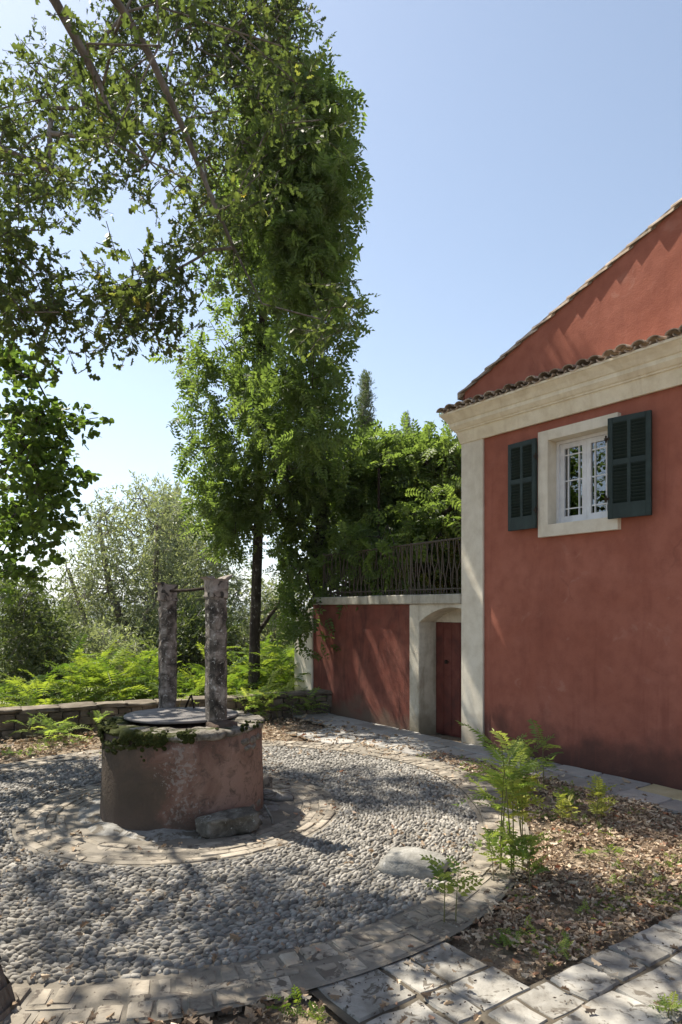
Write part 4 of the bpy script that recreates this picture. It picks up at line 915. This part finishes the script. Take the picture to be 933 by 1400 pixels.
bgtree('evergreen_tree', 'dark bushy evergreen filling the gap between the two well posts', 'tree', [(215, 940), (230, 840), (270, 830), (300, 845), (325, 880), (330, 940)], 16, 18.5, 200, LANCE, .15, M['dark'], gb(270, 17), 46, .14, 5, 9, .5, clump=-.1)
bgtree('olive_tree', 'pale grey olive tree seen low between vine clad trunk and red wall', 'tree', [(325, 930), (322, 845), (350, 805), (400, 800), (430, 830), (425, 930)], 17, 20, 210, LANCE, .13, M['olive'], gb(385, 18.5), 47, .14, 5, 9, .5, clump=-.1)
bgtree('olive_tree', 'small rounded olive at the foot of the tall olive, left side', 'tree', [(70, 965), (80, 900), (110, 870), (150, 860), (190, 880), (200, 960)], 14, 16.5, 190, LANCE, .11, M['olive'], gb(130, 15.5), 48, .12, 5, 9, .4, clump=-.2)
bgtree('cypress_tree', 'slender dark cypress top standing above the pergola foliage', 'tree', [(490, 700), (489, 590), (493, 535), (499, 506), (505, 535), (509, 590), (510, 700)], 44, 46, 420, SLIM, .2, M['dark'], gb(499, 45), 51, .2, 5, 9, .3, clump=-.9, droop=-1.2)
bgtree('cypress_tree', 'small cypress tip just showing over the pergola foliage near the house', 'tree', [(551, 680), (552, 590), (556, 568), (560, 590), (563, 680)], 50, 52, 170, SLIM, .2, M['dark'], gb(557, 51), 52, .2, 5, 9, .28, clump=-.9, droop=-1.2)
bgtree('cypress_tree', 'pale feathery cypress seen through the gap above the railing', 'tree', [(484, 790), (486, 660), (500, 640), (514, 690), (516, 790)], 24, 26, 110, SLIM, .25, M['olive'], gb(500, 25), 53, .2, 5, 9, .5, clump=-.6, droop=-.8)
# far wood, one mass nobody could count
c = np.concatenate([sample_poly([(-60, 960), (-60, 842), (20, 838), (60, 852), (110, 850), (200, 838), (330, 842), (470, 838), (470, 960)], 700, 34, 60, -.3, .1, 61)])
lp, ld, nz, tw, tc = sprays(c, 5, 1.1, 8, 1.1, 0, 62, .5)
o = obj('far_wood', inst('far_wood', LANCE, lp, frames(ld, nz), .38*rng.uniform(.7, 1.2, len(lp)), tint_of(tc, len(lp))), M['dark']); tag(o, kind='stuff')
# ------------------------------------------------------------------ pergola planting on the terrace
PG = np.array([*fac(-1.4, 2.2, 1.86)])
pg = thing('pergola_vine', 'dense wisteria canopy spreading over the terrace behind the railing', 'plant', tuple(PG))
pol = [(455, 700), (455, 630), (480, 616), (520, 612), (560, 610), (605, 612), (640, 616), (640, 690), (600, 700), (560, 690), (520, 705), (500, 700)]
c = sample_poly(pol, 560, 12.2, 15.2, -.25, .9, 71, 6)
top = sample_poly([(478, 655), (482, 622), (520, 617), (560, 613), (605, 615), (650, 618), (650, 660)], 320, 12.4, 15.2, -.5, .9, 74, 4)
low = sample_poly([(540, 800), (545, 705), (575, 690), (640, 690), (640, 805)], 240, 11.0, 13.5, -.4, 1, 72)
low3 = sample_poly([(455, 800), (455, 720), (500, 700), (540, 720), (545, 800)], 30, 9.9, 10.8, -.5, 1, 75); low2 = sample_poly([(440, 805), (445, 740), (470, 730), (480, 770), (515, 765), (545, 740), (545, 805)], 60, 11.5, 13.5, -.2, 1, 73)
cc = np.concatenate([c, top, low, low2, low3])
def kmask(c):
    r_ = c[:, :2]-P0; return ((r_@E_) < -.12) & (-(r_@N_) > .25)
cc = cc[kmask(cc)]
fr0 = np.array([fac(random.uniform(-3.3, -1.3), random.uniform(-.02, .22), random.uniform(1.95, 2.85)) for _ in range(16)]); cc = np.concatenate([cc, fr0])
b1 = fac(-.9, 1.6, 1.8); b2 = fac(-2.9, 1.0, 1.8); b3 = fac(-.4, 2.2, 1.8)
sk = [[(*b1, .09), (b1[0]-.05, b1[1], 3.0, .075), (b1[0]+.1, b1[1]+.1, 4.0, .05)], [(b2[0]+.2, b2[1], 1.8, .06), (b2[0], b2[1]+.2, 3.2, .045), (b2[0]-.1, b2[1]+.5, 4.2, .03)], [(*b3, .06), (b3[0], b3[1], 3.3, .05), (b3[0], b3[1], 4.1, .03)]]
pos, par, rad = grow([sk[0]], cc, .005, .1, .05, .38, 5)
obj('stems', wood_mesh('stems', pos-PG, par, rad, 6), M['bark_dark'], pg)
lp, ld, nz, tw, tc = sprays(cc, 4, .28, 3, .5, .3, 9, .7); third = rng.integers(0, 3, len(lp))
for k_ in range(3):
    s_ = third == k_; foliage(pg, PIN[k_], lp[s_]-PG, ld[s_], nz[s_], .32, M['vine'], tint_of(tc[s_], s_.sum()))
mb = MB(); p = ray(518, 800, 11.2); mb.tube([(p[0], p[1], 1.8), (p[0], p[1], 4.0)], .022, 6)
tag(obj('iron_post', mb.mesh('iron_post'), M['iron']), 'thin upright iron post carrying the vine canopy behind the railing', 'post')
# ivy wrapped trunk at the corner of the terrace
b = np.array([*ray(437, 815, 12.2)[:2], 1.6])
iv = thing('ivy_trunk', 'dark ivy wrapped trunk at the left end of the railing', 'tree', tuple(b))
c = np.array([(b[0]+random.gauss(0, .09), b[1]+random.gauss(0, .09), random.uniform(1.7, 5.2)) for _ in range(90)])
mb = MB(); mb.tube([(0, 0, 0), (.03, 0, 1.4), (.02, .05, 3.8)], [.12, .1, .07], 8); obj('trunk', mb.mesh('trunk', True), M['bark_dark'], iv)
lp, ld, nz, tw, tc = sprays(c, 5, .16, 5, .12, .3, 10, .3); foliage(iv, ROUND, lp-b, ld, nz, .075, M['dark'], tint_of(tc, len(lp)))
# ------------------------------------------------------------------ bright fronds behind the wall
def frond_plant(name, label, cat, base, height, nst, fronds, flen, mat, seed, spread=.3, T=None, group=None, elev=(.2, .9), lean=.12, zmin=.25, stem='stem', sr=.006, dense_top=0.):
    g = np.random.default_rng(seed); b = np.array(base, float); t = thing(name, label, cat, tuple(b), 0, group); mb = MB(); P = []; Dd = []; Nn = []
    for s in range(nst):
        o_ = g.normal(size=2)*spread*.35; ln = g.normal(size=2)*lean; h = height*g.uniform(.7, 1.05) if s else height; pts = [np.array([o_[0]+ln[0]*h*t_**1.4, o_[1]+ln[1]*h*t_**1.4, h*t_]) for t_ in np.linspace(0, 1, 6)]
        mb.tube([(p[0], p[1], p[2]-.03 if i == 0 else p[2]) for i, p in enumerate(pts)], [sr*(1-.6*i/5) for i in range(6)], 5)
        for k_ in range(fronds):
            t_ = zmin+(1-zmin)*((k_+g.uniform(0, 1))/fronds)**(1-dense_top); i = min(int(t_*5), 4); p = pts[i]+(pts[i+1]-pts[i])*(t_*5-i); a = k_*2.4+g.uniform(-.4, .4)+s
            e_ = g.uniform(*elev)+.5*t_; Dd.append((math.cos(a)*math.cos(e_), math.sin(a)*math.cos(e_), math.sin(e_))); P.append(p); Nn.append((-math.cos(a)*.3, -math.sin(a)*.3, 1))
    obj('stem', mb.mesh('stem'), M[stem], t); P = np.array(P); Dd = np.array(Dd); Nn = np.array(Nn)+g.normal(size=(len(P), 3))*.2; ty = g.integers(0, 3, len(P)); T = T or FERN
    V = []; S = []; I = []; C = []; off_ = 0
    for k_ in range(3):
        s_ = ty == k_
        if not s_.any(): continue
        tv, ts, ti = T[k_]; n_ = s_.sum(); sc = flen*g.uniform(.65, 1.15, n_); v_ = np.einsum('nij,nvj->nvi', frames(Dd[s_], Nn[s_]), tv[None]*sc[:, None, None])+P[s_][:, None]
        V.append(v_.reshape(-1, 3)); S.append(np.tile(ts, n_)); I.append((ti[None]+(np.arange(n_)*len(tv))[:, None]).ravel()+off_); off_ += n_*len(tv); C.append(np.repeat(np.clip(g.uniform(0, 1, n_), 0, 1), len(tv)))
    obj('fronds', npmesh('fronds', np.concatenate(V), np.concatenate(S), np.concatenate(I), np.concatenate(C)), mat, t); return t
FG = 'bright fronded shrubs behind the low wall'; FL = 'bright yellow green fronded shrub growing behind the low wall'
spots = []
for (px, ytop, Y) in ((45, 935, 11.6), (75, 925, 11.3), (105, 915, 11.8), (130, 900, 11.5), (150, 895, 12.2), (165, 905, 11.4), (190, 900, 12.0), (205, 910, 11.7), (225, 930, 11.8), (255, 930, 12.0), (275, 925, 12.3), (300, 920, 12.3), (325, 905, 12.2), (345, 890, 13.4), (365, 880, 13.0), (385, 878, 12.8), (392, 900, 12.0), (372, 915, 12.3), (320, 935, 11.8), (240, 945, 11.6), (410, 905, 12.6)):
    z = float(gz(np.array((px-466.5)/933*Y), np.array(Y)))-.05; top_ = 1.7+(832-ytop)/933*Y; spots.append((px, Y, z, top_-z))
FLS = ['leftmost bright fronded shrub, at the left end of the low wall', 'bright fronded shrub second from the left behind the low wall', 'low bright fronded shrub in front of the small rounded olive', 'tall bright fronded shrub left of the well, rising highest of the left clump', 'tall bright fronded shrub set back behind the left clump', 'bright fronded shrub in the middle of the left clump, nearest the wall', 'bright fronded shrub just left of the left well post, set back', 'bright fronded shrub directly left of the left well post', 'bright fronded shrub behind the left well post', 'bright fronded shrub seen between the two well posts', 'bright fronded shrub behind the right well post, left side', 'bright fronded shrub just right of the right well post', 'bright fronded shrub between right well post and vine clad trunk', 'bright fronded shrub directly behind the vine clad trunk', 'bright fronded shrub just right of the vine clad trunk', 'tallest bright fronded shrub between vine clad trunk and pale pier', 'bright fronded shrub close to the pale wall end pier', 'low bright fronded shrub right of the vine clad trunk, nearest the low wall', 'low bright fronded shrub between the right post and the trunk, nearest the wall', 'low bright fronded shrub peeping over the wall between the posts', 'bright fronded shrub touching the pale pier at the wall end']
for i, (px, Y, z, h) in enumerate(spots): frond_plant('fronded_shrub', FLS[i], 'shrub', ((px-466.5)/933*Y, Y, z), max(h-.02, .4), 5, 13, .62, M['fern'], 100+i, .9, FERN, FG, (-.1, .6), .16, .2)
# plants at the foot of the low wall
p = gnd(60, 1012); frond_plant('wall_fern', 'dark green fern like plant at the foot of the low wall on the far left', 'plant', (p[0], p[1], 0), .22, 4, 6, .42, M['sapling'], 201, .4, FERN, None, (.1, .7), .3)
p = gnd(120, 1003); frond_plant('wall_fern', 'small pale frond sprouting by the low wall just left of the well', 'plant', (p[0]+.1, p[1], 0), .25, 2, 4, .34, M['sapling'], 202, .2, FERN, None, (.1, .7), .3)
for i, (px, py, h, l_) in enumerate(((350, 985, .34, 'leafy green sapling just behind the well, by the low wall'), (385, 982, .42, 'spreading green fronded bush at the right end of the low wall'), (415, 975, .3, 'small fronded plant in the corner where low wall meets red wall'))):
    p = gnd(px, py); frond_plant('fronded_bush', l_, 'shrub', (p[0], p[1], 0), h, 4, 9, .42, M['sapling'], 210+i, .45, FERN, None, (-.1, .5), .3)
p = gnd(165, 1000, .36); frond_plant('wall_sprig', 'thin yellow green sprig arching over the low wall behind the well lid', 'plant', (p[0], 9.7, .33), .2, 3, 3, .4, M['fern'], 220, .3, FERN, None, (.1, .5), .4)
# ------------------------------------------------------------------ saplings in the bed
p = gnd(692, 1192); SB = p
frond_plant('tall_sapling', 'tallest sapling in the bed, thin bare stems topped by feathery leaves', 'sapling', (p[0], p[1], .0), .84, 4, 11, .31, M['sapling'], 301, .14, FERN, None, (.1, .7), .05, .58, 'stem', .0065)
p = gnd(715, 1185); frond_plant('yellow_sapling', 'yellowish sapling leaning on the right of the tallest sapling', 'sapling', (p[0], p[1], 0), .55, 3, 8, .17, M['yellow'], 302, .10, PIN, None, (.2, .8), .05, .5, 'stem', .005)
p = gnd(690, 1205); frond_plant('low_bush', 'low green leafy tuft at the foot of the tallest sapling', 'plant', (p[0], p[1], 0), .30, 7, 6, .15, M['sapling'], 303, .28, PIN, None, (.1, .8), .12, .3, 'stem', .003)
p = gnd(722, 1075); frond_plant('back_sapling', 'darker feathery sapling behind the tallest one, against the red wall', 'sapling', (p[0], p[1], 0), .42, 3, 6, .38, M['sapling'], 304, .2, FERN, None, (.2, .8), .15, .3)
p = gnd(615, 1262); frond_plant('tiny_sapling', 'tiny sapling with a thin stem beside the boulder on the brick edging', 'sapling', (p[0], p[1], .0), .30, 2, 7, .15, M['sapling'], 305, .05, PIN, None, (0, .6), .05, .5, 'stem', .004)
p = gnd(818, 1128); frond_plant('yellow_seedling', 'bright yellow seedling standing alone, right one of the bed', 'plant', (p[0], p[1], 0), .30, 3, 9, .13, M['yellow'], 306, .06, PIN, None, (.3, 1.), .12, .2, 'stem', .004)
p = gnd(768, 1128); frond_plant('yellow_seedling', 'smaller yellow seedling left of the bright one in the litter bed', 'plant', (p[0], p[1], 0), .22, 3, 8, .10, M['yellow'], 307, .06, PIN, None, (.3, 1.), .12, .2, 'stem', .0035)
p = gnd(778, 1110); frond_plant('green_seedling', 'small dark green seedling just behind the smaller yellow one', 'plant', (p[0], p[1], 0), .17, 3, 7, .12, M['sapling'], 308, .08, PIN, None, (.2, .9), .12, .2, 'stem', .0035)
p = gnd(398, 1398); frond_plant('weed', 'small green weed at the bottom edge by the big slab', 'plant', (p[0], p[1], 0), .10, 2, 5, .07, M['fern'], 309, .05, PIN, None, (.1, .8), .15, .2, 'stem', .003)
p = gnd(432, 1400); frond_plant('weed', 'second small weed touching the left side of the big slab', 'plant', (p[0], p[1]-.02, 0), .06, 2, 4, .06, M['fern'], 310, .05, PIN, None, (.1, .8), .15, .2, 'stem', .003)
p = gnd(925, 1395); frond_plant('weed', 'green sprig growing between slabs in the bottom right corner', 'plant', (p[0]-.02, p[1], .02), .04, 2, 4, .07, M['sapling'], 311, .05, PIN, None, (.1, .8), .15, .2, 'stem', .003)
# low weeds over the bed: ground cover
def bedpts(n_, g):
    out = []
    while len(out) < n_:
        a, b_ = g.uniform(.02, 4.2), g.uniform(.05, 3.9); p = ab(a, b_); c_ = p-WELL; th = math.atan2(c_[1], c_[0]); r_ = p-P0
        if np.hypot(*c_) > Rout(th)+.37 and (r_@N_) > .66: out.append((p[0], p[1]))
    return np.array(out)
g = np.random.default_rng(77)
cw = bedpts(46, g); cw = np.concatenate([cw, np.array([gnd(x_, y_)[:2] for x_, y_ in ((925, 1195), (915, 1210), (905, 1225), (890, 1235), (880, 1205), (660, 1160), (930, 1180), (855, 1190), (770, 1140), (840, 1165))]), np.stack([g.uniform(-4.2, -2.4, 26), g.uniform(7.8, 8.9, 26)], 1)])
n_ = len(cw)*16; P = np.repeat(cw, 16, 0)+g.normal(size=(n_, 2))*.045; a = g.uniform(0, 6.28, n_); e_ = g.uniform(.2, 1.1, n_)
Dd = np.stack([np.cos(a)*np.cos(e_), np.sin(a)*np.cos(e_), np.sin(e_)], 1); Nn = np.stack([-np.cos(a)*.5, -np.sin(a)*.5, np.ones(n_)], 1)
o = obj('ground_weeds', inst('ground_weeds', PIN[0], np.stack([P[:, 0], P[:, 1], np.zeros(n_)], 1), frames(Dd, Nn), g.uniform(.03, .075, n_), g.uniform(0, 1, n_)), M['sapling']); tag(o, kind='stuff')
# ------------------------------------------------------------------ leaf litter
def litter(name, P, z, size, seed, flat=.35):
    g = np.random.default_rng(seed); n_ = len(P); a = g.uniform(0, 6.28, n_); d_ = np.stack([np.cos(a), np.sin(a), g.normal(size=n_)*flat*.5], 1); nz = np.stack([g.normal(size=n_)*flat, g.normal(size=n_)*flat, g.choice([-1, 1], n_)*1.], 1)
    T = (OAK[0].copy(), OAK[1], OAK[2]); T[0][:, 2] += .35*np.abs(T[0][:, 0])-.25*(T[0][:, 1]-.5)**2*2
    pos_ = np.stack([P[:, 0], P[:, 1], z+g.uniform(.004, .03, n_)], 1)
    tag(obj(name, inst(name, T, pos_, frames(d_, nz), size*np.where(g.uniform(size=n_) < .12, 1.6, 1.)*g.uniform(.45, 1.25, n_), np.clip(g.normal(.5, .28, n_), 0, .985+.015*(g.uniform(size=n_) > .5))), M['litter']), kind='stuff')
g = np.random.default_rng(5)
bp = bedpts(21000, g); nvv = np.array([mnoise.noise((x*2.2, y*2.2, 1)) for x, y in bp]); fr_ = np.clip(((bp-A0)@D_+(bp-A0)@(-N_))/1.6, 0, 1); bp = bp[(nvv > -.22+.25*g.normal(size=len(bp))) & (g.uniform(size=len(bp)) < .45+.55*fr_)]
litter('leaf_litter', bp, .0, .037, 1, .42)
# scattered on cobbles, bricks and slabs
aa = g.uniform(0, 6.28, 2600); rr = np.sqrt(g.uniform(.9, 8.5, 2600)); sp_ = np.stack([WELL[0]+np.cos(aa)*rr, WELL[1]+np.sin(aa)*rr], 1); nvv = np.array([mnoise.noise((x*1.7, y*1.7, 6)) for x, y in sp_]); sp_ = sp_[nvv > .02]
litter('fallen_leaves', sp_, .022, .036, 2, .5)
lf = np.stack([g.uniform(-5.5, -1.8, 2200), g.uniform(7.6, 9.6, 2200)], 1); cc_ = lf-WELL; s_ = ((lf-WA)@WN) < -.05; lf = lf[s_ & (np.hypot(*cc_.T) > 2.85)]
rf = np.stack([g.uniform(-1.2, 1.0, 1300), g.uniform(8.0, 10.6, 1300)], 1); cc_ = rf-WELL; rf = rf[(np.hypot(*cc_.T) > 2.95) & (((rf-P0)@N_) > .5)]
bl = np.stack([g.uniform(-1.5, -.05, 600), g.uniform(2.5, 3.2, 600)], 1); cc_ = bl-WELL; bl = bl[(np.hypot(*cc_.T) > 3.0)]; rab = bl-A0; bl = bl[~(((rab@(-N_)) > -.83) & ((rab@D_) < .62))]
litter('edge_litter', np.concatenate([lf, rf, bl]), .0, .055, 3, .5)
sl_ = np.array([ab(g.uniform(-.8, 2.4), g.uniform(-.9, .0)) for _ in range(60)]+[ab(g.uniform(-.8, 0), g.uniform(0, .58)) for _ in range(30)]+[un(g.uniform(-3, 3), g.uniform(.05, .62)) for _ in range(70)])
litter('slab_leaves', sl_, .012, .05, 4, .35)
# acorn caps and crumbs on slabs and bricks
sl_ = np.array([ab(g.uniform(-.8, 2.4), g.uniform(-.9, .05)) for _ in range(130)]+[ab(g.uniform(-.8, 0), g.uniform(0, .6)) for _ in range(110)])
aa = g.uniform(0, 6.28, 700); br = np.stack([WELL[0]+np.cos(aa)*(Rout(aa)+g.uniform(.02, .35, 700)), WELL[1]+np.sin(aa)*(Rout(aa)+g.uniform(.02, .35, 700))], 1); sl_ = np.concatenate([sl_, br]); n_ = len(sl_)
tag(obj('twig_crumbs', inst('twig_crumbs', PEB, np.stack([sl_[:, 0], sl_[:, 1], np.full(n_, .016)], 1), rz_mats(g.uniform(0, 6.28, n_)), np.stack([g.uniform(.002, .010, n_), g.uniform(.002, .004, n_), g.uniform(.0015, .004, n_)], 1)), M['twig']), kind='stuff')
# a few fallen twigs
for i, (px, py, ang, L, l_) in enumerate(((745, 1240, 2.2, .22, 'thin dry twig lying on the leaf litter below the tall sapling'), (770, 1215, .6, .14, 'short dry twig lying in the middle of the litter bed'))):
    p = gnd(px, py); mb = MB(); mb.tube([(p[0], p[1], .03), (p[0]+math.cos(ang)*L*.5, p[1]+math.sin(ang)*L*.5, .055), (p[0]+math.cos(ang)*L, p[1]+math.sin(ang)*L, .03)], .004, 5); tag(obj('fallen_twig', mb.mesh('fallen_twig'), M['twig']), l_, 'twig')

# ------------------------------------------------------------------ air
mb = MB(); mb.box(-5400, 5400, -5400, 5400, -90, 130)
hm = bpy.data.materials.new('air'); hm.use_nodes = True; hn = hm.node_tree; hn.nodes.remove(hn.nodes['Principled BSDF'])
pv_ = hn.nodes.new('ShaderNodeVolumePrincipled'); pv_.inputs['Color'].default_value = (.86, .91, 1, 1); pv_.inputs['Density'].default_value = .00022; pv_.inputs['Anisotropy'].default_value = .3
hn.links.new(pv_.outputs[0], hn.nodes['Material Output'].inputs['Volume'])
tag(obj('haze', mb.mesh('haze'), hm), kind='stuff')
